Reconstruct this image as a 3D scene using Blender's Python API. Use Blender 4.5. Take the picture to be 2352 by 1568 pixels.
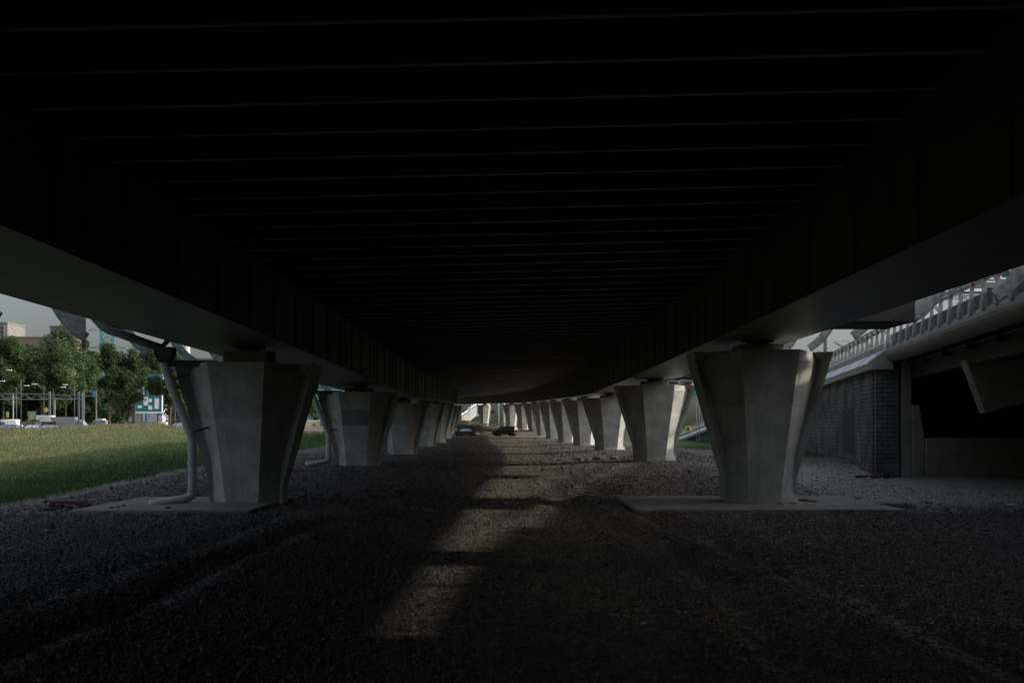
import bpy, bmesh, math, random
import numpy as np
from mathutils import Vector, Matrix

for o in list(bpy.data.objects): bpy.data.objects.remove(o)
S = bpy.context.scene
COL = S.collection
rnd = random.Random(7)
rng = np.random.default_rng(7)
R = math.radians

# ------------------------------------------------------------------ camera
EYE, F = 2.9, 2287.0            # eye height (m); focal length in pixels of a 2352 px wide picture
cam = bpy.data.cameras.new('camera'); camo = bpy.data.objects.new('camera', cam); COL.objects.link(camo)
camo.location = (0, 0, EYE); camo.rotation_euler = (R(90), 0, 0)
cam.lens = 35; cam.sensor_width = 36; cam.shift_y = 201 / 2352
cam.clip_start = 0.1; cam.clip_end = 6000
S.camera = camo

# ------------------------------------------------------------------ sun, sky, exposure
sun_h = Vector((1, -0.085, 0)).normalized()
SUN_EL = math.atan(0.504 / 1.0036)
sdir = Vector((sun_h.x * math.cos(SUN_EL), sun_h.y * math.cos(SUN_EL), math.sin(SUN_EL)))
sl = bpy.data.lights.new('sun', 'SUN'); sl.energy = 2.6; sl.angle = R(1.5); sl.color = (1.0, 0.90, 0.75)
so = bpy.data.objects.new('sun', sl); COL.objects.link(so)
so.rotation_euler = sdir.to_track_quat('Z', 'Y').to_euler(); so.location = (60, -20, 60)
W = bpy.data.worlds.new('World'); S.world = W; W.use_nodes = True
wn, wl = W.node_tree.nodes, W.node_tree.links
for n in list(wn): wn.remove(n)
sky = wn.new('ShaderNodeTexSky'); sky.sky_type = 'NISHITA'; sky.sun_disc = False
sky.sun_elevation = SUN_EL; sky.sun_rotation = math.atan2(sdir.x, sdir.y)
sky.air_density = 1.0; sky.dust_density = 3.0; sky.ozone_density = 1.0
hs = wn.new('ShaderNodeHueSaturation'); hs.inputs['Saturation'].default_value = 0.55
bg = wn.new('ShaderNodeBackground'); bg.inputs['Strength'].default_value = 0.095
wo = wn.new('ShaderNodeOutputWorld')
# a thin bright overcast: the cloud layer is brighter overhead than at the horizon, and slightly mottled
tcw = wn.new('ShaderNodeTexCoord'); sxw = wn.new('ShaderNodeSeparateXYZ'); wl.new(tcw.outputs['Generated'], sxw.inputs[0])
mrw = wn.new('ShaderNodeMapRange'); mrw.inputs[1].default_value = 0; mrw.inputs[2].default_value = 1; mrw.inputs[3].default_value = .70; mrw.inputs[4].default_value = 5.0; wl.new(sxw.outputs['Z'], mrw.inputs[0])
nsw = wn.new('ShaderNodeTexNoise'); nsw.inputs['Scale'].default_value = 3.5; nsw.inputs['Detail'].default_value = 5; wl.new(tcw.outputs['Generated'], nsw.inputs['Vector'])
mcw = wn.new('ShaderNodeMapRange'); mcw.inputs[1].default_value = .3; mcw.inputs[2].default_value = .7; mcw.inputs[3].default_value = .86; mcw.inputs[4].default_value = 1.14; wl.new(nsw.outputs['Fac'], mcw.inputs[0])
mmw = wn.new('ShaderNodeMath'); mmw.operation = 'MULTIPLY'; wl.new(mrw.outputs[0], mmw.inputs[0]); wl.new(mcw.outputs[0], mmw.inputs[1])
msw = wn.new('ShaderNodeMapRange'); msw.inputs[1].default_value = -.6; msw.inputs[2].default_value = 1; msw.inputs[3].default_value = .72; msw.inputs[4].default_value = 1.2; wl.new(sxw.outputs['X'], msw.inputs[0])   # brighter towards the sun
msm = wn.new('ShaderNodeMath'); msm.operation = 'MULTIPLY'; wl.new(mmw.outputs[0], msm.inputs[0]); wl.new(msw.outputs[0], msm.inputs[1])
mxw = wn.new('ShaderNodeMix'); mxw.data_type = 'RGBA'; mxw.blend_type = 'MULTIPLY'; mxw.inputs[0].default_value = 1
wl.new(sky.outputs[0], hs.inputs['Color']); wl.new(hs.outputs[0], mxw.inputs[6]); wl.new(msm.outputs[0], mxw.inputs[7]); wl.new(mxw.outputs[2], bg.inputs[0]); wl.new(bg.outputs[0], wo.inputs[0])
S.view_settings.view_transform = 'Standard'; S.view_settings.look = 'None'
S.view_settings.exposure = 0.0; S.view_settings.gamma = 1.0
S.cycles.use_denoising = True
S.cycles.max_bounces = 8; S.cycles.diffuse_bounces = 4; S.cycles.glossy_bounces = 3
S.cycles.transparent_max_bounces = 8
S.cycles.sample_clamp_indirect = 4.0

# ------------------------------------------------------------------ helpers
def at(px, py, d):              # where a point of the photograph lies when it is d metres ahead
    return ((px - 1176) * d / F, d, EYE + (985 - py) * d / F)
def zat(py, d): return EYE + (985 - py) * d / F
def xat(px, d): return (px - 1176) * d / F

def setp(o, label=None, cat=None, group=None, kind=None):
    if label: o['label'] = label
    if cat: o['category'] = cat
    if group: o['group'] = group
    if kind: o['kind'] = kind
    return o
def thing(name, label, cat, loc=(0, 0, 0), rz=0, group=None):
    o = bpy.data.objects.new(name, None); COL.objects.link(o)
    o.location = loc; o.rotation_euler = (0, 0, rz); o.empty_display_size = .3
    return setp(o, label, cat, group)

class MB:
    def __init__(s): s.v = []; s.f = []
    def add(s, vs, fs):
        n = len(s.v); s.v += [tuple(v) for v in vs]; s.f += [tuple(i + n for i in f) for f in fs]; return s
    def box(s, c, d, rz=0, M=None):
        x, y, z = d[0] / 2, d[1] / 2, d[2] / 2
        vs = [Vector(p) for p in ((-x,-y,-z),(x,-y,-z),(x,y,-z),(-x,y,-z),(-x,-y,z),(x,-y,z),(x,y,z),(-x,y,z))]
        m = M if M is not None else Matrix.Rotation(rz, 3, 'Z')
        vs = [m @ v + Vector(c) for v in vs]
        return s.add(vs, [(0,3,2,1),(4,5,6,7),(0,1,5,4),(1,2,6,5),(2,3,7,6),(3,0,4,7)])
    def bar(s, p, q, w, h, up=(0, 0, 1)):       # rectangular bar from p to q
        p, q = Vector(p), Vector(q); d = (q - p); L = d.length
        if L < 1e-6: return s
        d.normalize(); u = Vector(up)
        if abs(d.dot(u)) > .98: u = Vector((0, 1, 0))
        a = d.cross(u).normalized(); b = a.cross(d).normalized()
        return s.box((p + q) / 2, (L, w, h), M=Matrix((d, a, b)).transposed())
    def loft(s, rings, cap=True, closed=True):
        n = len(rings[0]); base = len(s.v)
        for r in rings: s.v += [tuple(p) for p in r]
        for i in range(len(rings) - 1):
            for j in range(n if closed else n - 1):
                k = (j + 1) % n
                s.f.append((base + i*n + j, base + i*n + k, base + (i+1)*n + k, base + (i+1)*n + j))
        if cap and closed:
            s.f.append(tuple(base + j for j in range(n))[::-1])
            s.f.append(tuple(base + (len(rings)-1)*n + j for j in range(n)))
        return s
    def tube(s, pts, r, n=10, cap=True):
        pts = [Vector(p) for p in pts]; rings = []
        rs = r if isinstance(r, (list, tuple)) else [r] * len(pts)
        ref = None
        for i, p in enumerate(pts):
            t = (pts[min(i+1, len(pts)-1)] - pts[max(i-1, 0)]).normalized()
            if ref is None: ref = Vector((1, 0, 0)) if abs(t.x) < .9 else Vector((0, 1, 0))
            a = (ref - t * ref.dot(t)).normalized(); b = t.cross(a); ref = a
            rings.append([p + (a * math.cos(2*math.pi*k/n) + b * math.sin(2*math.pi*k/n)) * rs[i] for k in range(n)])
        return s.loft(rings, cap)
    def ext(s, poly, axis, lo, hi):             # polygon extruded along an axis; poly holds the other two coordinates
        def P(p, t):
            return (t, p[0], p[1]) if axis == 'x' else ((p[0], t, p[1]) if axis == 'y' else (p[0], p[1], t))
        return s.loft([[P(p, lo) for p in poly], [P(p, hi) for p in poly]])
    def lathe(s, prof, c=(0, 0, 0), n=20, axis='z'):
        rings = []
        for r, z in prof:
            ring = []
            for k in range(n):
                a = 2*math.pi*k/n; u, v = r*math.cos(a), r*math.sin(a)
                p = (u, v, z) if axis == 'z' else ((u, z, v) if axis == 'y' else (z, u, v))
                ring.append((p[0]+c[0], p[1]+c[1], p[2]+c[2]))
            rings.append(ring)
        return s.loft(rings)
    def build(s, name, mat, parent=None, smooth=False, bevel=0, loc=None, fix=True):
        me = bpy.data.meshes.new(name); me.from_pydata(s.v, [], s.f)
        if fix:
            bm = bmesh.new(); bm.from_mesh(me); bmesh.ops.recalc_face_normals(bm, faces=bm.faces); bm.to_mesh(me); bm.free()
        if smooth:
            me.polygons.foreach_set('use_smooth', [True] * len(me.polygons))
        if mat: me.materials.append(mat)
        o = bpy.data.objects.new(name, me); COL.objects.link(o)
        if parent: o.parent = parent
        if loc: o.location = loc
        if bevel:
            b = o.modifiers.new('bevel', 'BEVEL'); b.width = bevel; b.segments = 2; b.limit_method = 'ANGLE'; b.angle_limit = R(35)
        return o

def np_mesh(name, verts, faces, mat, attrs=None, parent=None, smooth=False):
    """verts (n,3), faces (m,k) of one size; attrs {name: per-vertex floats}"""
    me = bpy.data.meshes.new(name); k = faces.shape[1]; m = len(faces)
    me.vertices.add(len(verts)); me.vertices.foreach_set('co', verts.astype(np.float32).ravel())
    me.loops.add(m * k); me.loops.foreach_set('vertex_index', faces.astype(np.int32).ravel())
    me.polygons.add(m); me.polygons.foreach_set('loop_start', np.arange(0, m * k, k, dtype=np.int32))
    me.polygons.foreach_set('loop_total', np.full(m, k, dtype=np.int32))
    me.polygons.foreach_set('use_smooth', np.full(m, smooth))
    me.update(calc_edges=True); me.validate()
    for an, vals in (attrs or {}).items():
        a = me.attributes.new(an, 'FLOAT', 'POINT'); a.data.foreach_set('value', vals.astype(np.float32))
    me.materials.append(mat)
    o = bpy.data.objects.new(name, me); COL.objects.link(o)
    if parent: o.parent = parent
    return o

def copy_tree(o, parent=None):
    c = o.copy(); COL.objects.link(c)
    if parent: c.parent = parent
    for ch in list(o.children): copy_tree(ch, c)
    return c

def text(name, body, size, mat, parent, loc, rot=(90, 0, 0), ext=.004, align='CENTER'):
    cu = bpy.data.curves.new(name, 'FONT'); cu.body = body; cu.size = size; cu.extrude = ext
    cu.align_x = align; cu.align_y = 'CENTER'; cu.materials.append(mat)
    tmp = bpy.data.objects.new(name, cu); COL.objects.link(tmp); bpy.context.view_layer.update()
    me = bpy.data.meshes.new_from_object(tmp.evaluated_get(bpy.context.evaluated_depsgraph_get())); bpy.data.objects.remove(tmp)
    me.name = name; o = bpy.data.objects.new(name, me); COL.objects.link(o); o.parent = parent
    if not me.materials: me.materials.append(mat)
    o.location = loc; o.rotation_euler = [R(a) for a in rot]
    return o

# ------------------------------------------------------------------ materials
MATS = {}
def mk(name, c1, c2=None, scale=2.0, rough=.8, bump=0., bscale=30., metal=0., spec=.4, stretch=(1, 1, 1), lo=.35, hi=.65, bdist=.02):
    m = bpy.data.materials.new(name); m.use_nodes = True
    n, l = m.node_tree.nodes, m.node_tree.links
    b = n['Principled BSDF']; b.inputs['Roughness'].default_value = rough; b.inputs['Metallic'].default_value = metal
    b.inputs['Specular IOR Level'].default_value = spec
    tc = n.new('ShaderNodeTexCoord'); mp = n.new('ShaderNodeMapping'); mp.inputs['Scale'].default_value = stretch
    l.new(tc.outputs['Object'], mp.inputs[0])
    if c2 is None: c2 = tuple(c * .8 for c in c1)
    ns = n.new('ShaderNodeTexNoise'); ns.inputs['Scale'].default_value = scale; ns.inputs['Detail'].default_value = 6; ns.inputs['Roughness'].default_value = .62
    l.new(mp.outputs[0], ns.inputs['Vector'])
    cr = n.new('ShaderNodeValToRGB'); e = cr.color_ramp.elements
    e[0].position = lo; e[0].color = (*c2, 1); e[1].position = hi; e[1].color = (*c1, 1)
    l.new(ns.outputs['Fac'], cr.inputs[0]); l.new(cr.outputs[0], b.inputs['Base Color'])
    if bump:
        n2 = n.new('ShaderNodeTexNoise'); n2.inputs['Scale'].default_value = bscale; n2.inputs['Detail'].default_value = 4
        l.new(mp.outputs[0], n2.inputs['Vector'])
        bp = n.new('ShaderNodeBump'); bp.inputs['Strength'].default_value = bump; bp.inputs['Distance'].default_value = bdist
        l.new(n2.outputs['Fac'], bp.inputs['Height']); l.new(bp.outputs[0], b.inputs['Normal'])
    MATS[name] = m; m['_ramp'] = cr.name
    return m
def M(name): return MATS[name]

def paint(name, c, rough=.4, metal=0.): return mk(name, c, tuple(x * .9 for x in c), 4, rough, metal=metal)

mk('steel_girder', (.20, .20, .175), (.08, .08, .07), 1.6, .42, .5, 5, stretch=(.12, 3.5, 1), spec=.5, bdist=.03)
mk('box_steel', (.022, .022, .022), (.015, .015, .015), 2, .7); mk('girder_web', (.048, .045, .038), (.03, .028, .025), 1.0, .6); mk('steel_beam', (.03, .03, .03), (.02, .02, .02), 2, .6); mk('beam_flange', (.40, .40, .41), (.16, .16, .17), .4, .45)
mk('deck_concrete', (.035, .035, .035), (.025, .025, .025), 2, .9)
mk('dark_steel', (.05, .055, .055), (.03, .033, .033), 4, .6, .1, 20)
mk('rib_steel', (.30, .34, .33), (.17, .19, .185), 5, .55, .08, 15, lo=.4, hi=.55)
mk('pipe_paint', (.50, .53, .52), (.38, .40, .395), 2.5, .5, .05, 20)
mk('old_concrete', (.30, .29, .27), (.20, .195, .18), 1.4, .88, .25, 25)
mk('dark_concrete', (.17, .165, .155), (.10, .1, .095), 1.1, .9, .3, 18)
mk('slab_concrete', (.25, .24, .222), (.15, .143, .13), 2.2, .9, .3, 30)
mk('ledge_concrete', (.72, .72, .74), (.55, .55, .57), 3, .8)  # sloping face whitened to stand for sky and sun on it
mk('coping_concrete', (.34, .345, .30), (.24, .245, .21), 2, .85, .15, 20)
mk('fascia_steel', (.25, .25, .225), (.16, .155, .14), 2.5, .6, .12, 9, stretch=(1, .35, 1))
mk('rail_steel', (.30, .34, .31), (.22, .25, .23), 4, .5)
mk('asphalt', (.055, .055, .057), (.04, .04, .042), 6, .9, .2, 60)
mk('bark', (.10, .08, .06), (.05, .04, .03), 6, .95, .5, 30)
mk('rubber', (.02, .02, .02), (.014, .014, .014), 8, .85)
mk('rim_metal', (.45, .46, .47), (.3, .3, .31), 8, .35, metal=.8)
mk('car_glass', (.46, .52, .53), (.36, .41, .42), 3, .12, metal=.7)
mk('dark_plastic', (.025, .025, .027), (.018, .018, .02), 6, .5)
paint('black_paint', (.05, .055, .06), .25); paint('navy_paint', (.065, .085, .10), .25)
paint('white_paint', (.74, .75, .77), .4); paint('silver_paint', (.42, .43, .45), .3, .3)
paint('grey_paint', (.22, .24, .26), .4); paint('beige_paint', (.56, .45, .34), .45)
paint('red_plastic', (.26, .045, .05), .5); paint('tail_red', (.34, .02, .045), .3)
paint('yellow_sign', (.75, .72, .05), .5); paint('lime_sign', (.36, .48, .06), .5)
paint('sign_white', (.78, .78, .80), .5); paint('sign_red', (.6, .04, .07), .5)
paint('sign_blue', (.02, .2, .27), .5); paint('sign_green', (.02, .08, .07), .5); paint('sign_black', (.02, .02, .025), .6)
paint('diamond_yellow', (.70, .5, .12), .5); paint('teal_paint', (.02, .17, .18), .5); paint('galvanised', (.19, .205, .205), .5, .2); paint('kick_steel', (.13, .145, .14), .6); paint('lamp_pole', (.10, .105, .105), .6)
paint('shop_blue', (.06, .22, .38), .5); paint('shop_white', (.42, .43, .50), .5); paint('dark_pole', (.06, .055, .05), .6)
paint('warehouse_blue', (.12, .30, .38), .6); paint('lamp_white', (.8, .8, .78), .4)
paint('chimney_red', (.3, .10, .09), .8); paint('chimney_white', (.5, .5, .5), .8)
mk('brick_pink', (.20, .15, .145), (.16, .12, .115), .4, .9); mk('facade_grey', (.24, .235, .22), (.19, .185, .175), .4, .9)
mk('window_glass', (.06, .08, .09), (.04, .05, .06), 1, .1, spec=.8)
mk('rubble_brick', (.13, .065, .055), (.05, .03, .03), 9, .95, .4, 25)
mk('rock', (.16, .15, .135), (.09, .085, .08), 6, .95, .5, 20); mk('pale_rock', (.55, .55, .5), (.4, .4, .37), 6, .9, .4, 20)
mk('wood', (.33, .21, .1), (.2, .12, .06), 6, .8)
mk('wall_patch', (.055, .058, .06), (.045, .048, .05), 2.5, .9); mk('patch_paint', (.2, .215, .21), (.15, .16, .158), 2, .9)

def mk_attr(name, attr, stops, rough=.9, noise=None, bump=None, spec=.3, trans=0):
    """colour driven by a per-vertex value (one value per stone, blade or leaf)"""
    m = bpy.data.materials.new(name); m.use_nodes = True; n, l = m.node_tree.nodes, m.node_tree.links
    b = n['Principled BSDF']; b.inputs['Roughness'].default_value = rough; b.inputs['Specular IOR Level'].default_value = spec
    a = n.new('ShaderNodeAttribute'); a.attribute_name = attr
    cr = n.new('ShaderNodeValToRGB'); el = cr.color_ramp.elements
    while len(el) < len(stops): el.new(.5)
    for e, (p, c) in zip(el, stops): e.position = p; e.color = (*c, 1)
    l.new(a.outputs['Fac'], cr.inputs[0]); l.new(cr.outputs[0], b.inputs['Base Color'])
    if trans:
        t = n.new('ShaderNodeBsdfTranslucent'); mx = n.new('ShaderNodeMixShader'); mx.inputs[0].default_value = trans
        l.new(cr.outputs[0], t.inputs[0]); l.new(b.outputs[0], mx.inputs[1]); l.new(t.outputs[0], mx.inputs[2])
        l.new(mx.outputs[0], n['Material Output'].inputs[0])
    MATS[name] = m; return m
mk_attr('gravel_stone', 'tone', [(0, (.04, .038, .038)), (.45, (.10, .095, .091)), (.72, (.19, .178, .165)), (1, (.50, .47, .42))], .8)
mk_attr('grass_blade', 'tone', [(0, (.035, .075, .022)), (.4, (.075, .125, .042)), (.7, (.115, .138, .06)), (1, (.205, .182, .105))], .8, trans=.25)
mk_attr('leaf', 'tone', [(0, (.042, .08, .034)), (.5, (.072, .125, .05)), (1, (.115, .165, .065))], .7, trans=.42)
mk_attr('leaf_dark', 'tone', [(0, (.024, .05, .024)), (.5, (.044, .082, .035)), (1, (.08, .12, .048))], .7, trans=.38)

def pier_material():
    m = mk('pier_concrete', (.46, .47, .44), (.36, .368, .342), 1.0, .85, .12, 30, stretch=(1, 1, .35))
    n, l = m.node_tree.nodes, m.node_tree.links; b = n['Principled BSDF']
    cr = n[m['_ramp']]
    tc = n.new('ShaderNodeTexCoord'); sx = n.new('ShaderNodeSeparateXYZ'); l.new(tc.outputs['Object'], sx.inputs[0])
    # the lower part of each pier has been repainted in a lighter, cooler grey; the brush line wavers a little
    ns = n.new('ShaderNodeTexNoise'); ns.inputs['Scale'].default_value = 1.2; l.new(tc.outputs['Object'], ns.inputs['Vector'])
    ad = n.new('ShaderNodeMath'); ad.operation = 'MULTIPLY_ADD'; ad.inputs[1].default_value = .12; l.new(ns.outputs['Fac'], ad.inputs[0]); l.new(sx.outputs['Z'], ad.inputs[2])
    lt = n.new('ShaderNodeMath'); lt.operation = 'LESS_THAN'; lt.inputs[1].default_value = 3.75; l.new(ad.outputs[0], lt.inputs[0])
    # streaks of run-off
    mp = n.new('ShaderNodeMapping'); mp.inputs['Scale'].default_value = (5, 5, .12); l.new(tc.outputs['Object'], mp.inputs[0])
    st = n.new('ShaderNodeTexNoise'); st.inputs['Scale'].default_value = 1.0; st.inputs['Detail'].default_value = 4; l.new(mp.outputs[0], st.inputs['Vector'])
    sr = n.new('ShaderNodeMapRange'); sr.inputs[1].default_value = .35; sr.inputs[2].default_value = .65; sr.inputs[3].default_value = .88; sr.inputs[4].default_value = 1.04
    l.new(st.outputs['Fac'], sr.inputs[0])
    mx = n.new('ShaderNodeMix'); mx.data_type = 'RGBA'; mx.blend_type = 'MIX'
    mx.inputs[7].default_value = (.53, .555, .53, 1); l.new(cr.outputs[0], mx.inputs[6])
    fc = n.new('ShaderNodeMath'); fc.operation = 'MULTIPLY'; fc.inputs[1].default_value = .6; l.new(lt.outputs[0], fc.inputs[0]); l.new(fc.outputs[0], mx.inputs[0])
    mu = n.new('ShaderNodeMix'); mu.data_type = 'RGBA'; mu.blend_type = 'MULTIPLY'; mu.inputs[0].default_value = 1
    bl = n.new('ShaderNodeTexNoise'); bl.inputs['Scale'].default_value = .9; bl.inputs['Detail'].default_value = 8; bl.inputs['Roughness'].default_value = .7; l.new(tc.outputs['Object'], bl.inputs['Vector'])
    br_ = n.new('ShaderNodeMapRange'); br_.inputs[1].default_value = .42; br_.inputs[2].default_value = .62; br_.inputs[3].default_value = .80; br_.inputs[4].default_value = 1.05; l.new(bl.outputs['Fac'], br_.inputs[0])
    m2 = n.new('ShaderNodeMath'); m2.operation = 'MULTIPLY'; l.new(sr.outputs[0], m2.inputs[0]); l.new(br_.outputs[0], m2.inputs[1])
    l.new(mx.outputs[2], mu.inputs[6]); l.new(m2.outputs[0], mu.inputs[7]); l.new(mu.outputs[2], b.inputs['Base Color'])
pier_material()

def block_material():
    m = bpy.data.materials.new('block_wall'); m.use_nodes = True; n, l = m.node_tree.nodes, m.node_tree.links
    b = n['Principled BSDF']; b.inputs['Roughness'].default_value = .9; b.inputs['Specular IOR Level'].default_value = .2
    uv = n.new('ShaderNodeUVMap'); uv.uv_map = 'UVMap'
    br = n.new('ShaderNodeTexBrick'); l.new(uv.outputs[0], br.inputs['Vector'])
    br.inputs['Color1'].default_value = (.20, .205, .20, 1); br.inputs['Color2'].default_value = (.135, .14, .138, 1); br.inputs['Mortar'].default_value = (.035, .035, .035, 1)
    br.inputs['Scale'].default_value = 1; br.inputs['Mortar Size'].default_value = .016; br.inputs['Brick Width'].default_value = .66; br.inputs['Row Height'].default_value = .247
    br.inputs['Bias'].default_value = -.2
    ns = n.new('ShaderNodeTexNoise'); ns.inputs['Scale'].default_value = .55; ns.inputs['Detail'].default_value = 7; ns.inputs['Roughness'].default_value = .65; l.new(uv.outputs[0], ns.inputs['Vector'])
    mr = n.new('ShaderNodeMapRange'); mr.inputs[1].default_value = .35; mr.inputs[2].default_value = .65; mr.inputs[3].default_value = .42; mr.inputs[4].default_value = 1.15; l.new(ns.outputs['Fac'], mr.inputs[0])
    mu = n.new('ShaderNodeMix'); mu.data_type = 'RGBA'; mu.blend_type = 'MULTIPLY'; mu.inputs[0].default_value = 1
    l.new(br.outputs['Color'], mu.inputs[6]); l.new(mr.outputs[0], mu.inputs[7]); l.new(mu.outputs[2], b.inputs['Base Color'])
    bp = n.new('ShaderNodeBump'); bp.inputs['Strength'].default_value = .9; bp.inputs['Distance'].default_value = .03; bp.invert = True
    l.new(br.outputs['Fac'], bp.inputs['Height']); l.new(bp.outputs[0], b.inputs['Normal'])
    MATS['block_wall'] = m
block_material()

def ground_material():
    m = bpy.data.materials.new('ground'); m.use_nodes = True; n, l = m.node_tree.nodes, m.node_tree.links
    b = n['Principled BSDF']; b.inputs['Roughness'].default_value = .95; b.inputs['Specular IOR Level'].default_value = .15
    tc = n.new('ShaderNodeTexCoord')
    def noise(s, d=6, r=.6):
        x = n.new('ShaderNodeTexNoise'); x.inputs['Scale'].default_value = s; x.inputs['Detail'].default_value = d; x.inputs['Roughness'].default_value = r
        l.new(tc.outputs['Object'], x.inputs['Vector']); return x
    def ramp(src, stops):
        x = n.new('ShaderNodeValToRGB'); el = x.color_ramp.elements
        while len(el) < len(stops): el.new(.5)
        for e, (p, c) in zip(el, stops): e.position = p; e.color = (*c, 1)
        l.new(src, x.inputs[0]); return x
    def mix(f, a, c, mode='MIX'):
        x = n.new('ShaderNodeMix'); x.data_type = 'RGBA'; x.blend_type = mode
        if isinstance(f, float): x.inputs[0].default_value = f
        else: l.new(f, x.inputs[0])
        l.new(a, x.inputs[6]); l.new(c, x.inputs[7]); return x.outputs[2]
    # gravel: stones of about 5 cm, each with its own tone, plus larger blotches of dust
    vo = n.new('ShaderNodeTexVoronoi'); vo.inputs['Scale'].default_value = 17; l.new(tc.outputs['Object'], vo.inputs['Vector'])
    vo2 = n.new('ShaderNodeTexVoronoi'); vo2.inputs['Scale'].default_value = 7; l.new(tc.outputs['Object'], vo2.inputs['Vector'])
    sep = n.new('ShaderNodeSeparateColor'); l.new(vo.outputs['Color'], sep.inputs[0])
    sep2 = n.new('ShaderNodeSeparateColor'); l.new(vo2.outputs['Color'], sep2.inputs[0])
    avg = n.new('ShaderNodeMath'); avg.operation = 'MULTIPLY_ADD'; avg.inputs[1].default_value = .55; l.new(sep.outputs[0], avg.inputs[0])
    hb = n.new('ShaderNodeMath'); hb.operation = 'MULTIPLY'; hb.inputs[1].default_value = .45; l.new(sep2.outputs[0], hb.inputs[0]); l.new(hb.outputs[0], avg.inputs[2])
    grav = ramp(avg.outputs[0], [(.05, (.042, .039, .038)), (.45, (.108, .101, .095)), (.75, (.185, .17, .155)), (1, (.38, .345, .30))])
    big = noise(.35); bigr = ramp(big.outputs['Fac'], [(.35, (.72, .70, .72)), (.65, (1.12, 1.08, 1.02))])
    gcol = mix(1.0, grav.outputs[0], bigr.outputs[0], 'MULTIPLY')
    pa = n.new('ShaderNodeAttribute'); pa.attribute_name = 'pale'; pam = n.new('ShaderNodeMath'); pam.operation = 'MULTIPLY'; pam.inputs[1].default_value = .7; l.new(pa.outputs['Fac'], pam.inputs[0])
    pcol = ramp(avg.outputs[0], [(.05, (.18, .182, .178)), (.5, (.36, .37, .36)), (1, (.55, .55, .53))]); gcol = mix(pam.outputs[0], gcol, pcol.outputs[0])  # extra skylight painted into the gravel beside the abutment
    # worn earthy track: per-vertex value
    tr = n.new('ShaderNodeAttribute'); tr.attribute_name = 'track'
    earth = ramp(noise(9).outputs['Fac'], [(.3, (.12, .098, .08)), (.7, (.26, .22, .17))])
    tn = n.new('ShaderNodeMath'); tn.operation = 'MULTIPLY'; l.new(tr.outputs['Fac'], tn.inputs[0]); tn.inputs[1].default_value = .6
    gcol = mix(tn.outputs[0], gcol, earth.outputs[0])
    # grass: lush to dry by per-vertex value, broken by noise
    ga = n.new('ShaderNodeAttribute'); ga.attribute_name = 'grass'
    dr = n.new('ShaderNodeAttribute'); dr.attribute_name = 'dry'
    dn = n.new('ShaderNodeMath'); dn.operation = 'MULTIPLY_ADD'; dn.inputs[1].default_value = .7; l.new(noise(.6).outputs['Fac'], dn.inputs[0])
    ds = n.new('ShaderNodeMath'); ds.operation = 'SUBTRACT'; ds.inputs[1].default_value = .35; l.new(dr.outputs['Fac'], ds.inputs[0]); l.new(ds.outputs[0], dn.inputs[2])
    grs = ramp(dn.outputs[0], [(0, (.03, .06, .018)), (.4, (.07, .11, .038)), (.7, (.12, .14, .057)), (1, (.215, .19, .105))])
    gn = n.new('ShaderNodeMath'); gn.operation = 'MULTIPLY_ADD'; gn.inputs[1].default_value = .8; l.new(noise(1.6, 8, .7).outputs['Fac'], gn.inputs[0]); 
    gs = n.new('ShaderNodeMath'); gs.operation = 'SUBTRACT'; gs.inputs[1].default_value = .4; l.new(ga.outputs['Fac'], gs.inputs[0]); l.new(gs.outputs[0], gn.inputs[2])
    gst = n.new('ShaderNodeMapRange'); gst.inputs[1].default_value = .42; gst.inputs[2].default_value = .58; l.new(gn.outputs[0], gst.inputs[0])
    l.new(mix(gst.outputs[0], gcol, grs.outputs[0]), b.inputs['Base Color'])
    # relief of the stones
    bp = n.new('ShaderNodeBump'); bp.inputs['Strength'].default_value = 1.0; bp.inputs['Distance'].default_value = .07; bp.invert = True
    l.new(vo2.outputs['Distance'], bp.inputs['Height'])
    bp2 = n.new('ShaderNodeBump'); bp2.inputs['Strength'].default_value = 1.0; bp2.inputs['Distance'].default_value = .035; bp2.invert = True
    l.new(vo.outputs['Distance'], bp2.inputs['Height']); l.new(bp.outputs[0], bp2.inputs['Normal']); l.new(bp2.outputs[0], b.inputs['Normal'])
    MATS['ground'] = m
ground_material()

# ------------------------------------------------------------------ shape of the place
def smooth(t): t = np.clip(t, 0, 1); return t * t * (3 - 2 * t)
def ip(y, ys, zs): return np.interp(y, ys, zs)
def soft(fn, y, w):                               # moving average: rounds the corners of a table
    return sum(fn(np.asarray(y, float) + k * w) for k in (-1, -.5, 0, .5, 1)) / 5
def bend(y):                                      # the flyover curves away to the left in the distance
    return -soft(lambda t: ip(t, [70, 124, 152, 180, 208, 236, 264, 292, 320, 348, 376, 430], [0, .6, 1.2, 2.1, 3.0, 4.1, 6.2, 9.5, 13.8, 19, 25, 38]), y, 14)
def ptop(y):                                      # height of the pier tops on the centre line
    return soft(lambda t: ip(t, [-60, 0, 39, 67, 95, 123, 151, 179, 207, 235, 291, 430], [6.15, 5.83, 5.63, 5.57, 5.56, 6.2, 6.83, 7.42, 8.0, 8.6, 9.8, 12.8]), y, 6)
XF = .0232                                        # the deck is a little higher on the right
def rx(y): return soft(lambda t: ip(t, [-60, 10, 20, 35, 56, 80.6, 110, 150, 200, 260], [16, 16, 16.3, 17.6, 21, 25.1, 28.3, 30.3, 30, 27]), y, 3)
def rz(y): return EYE + soft(lambda t: ip(t, [-60, 35, 56, 80.6, 110, 150, 175, 205, 260], [4.9, 4.85, 4.75, 4.6, 3.2, 1.1, -.9, -1.9, -1.6]), y, 4)

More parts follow.
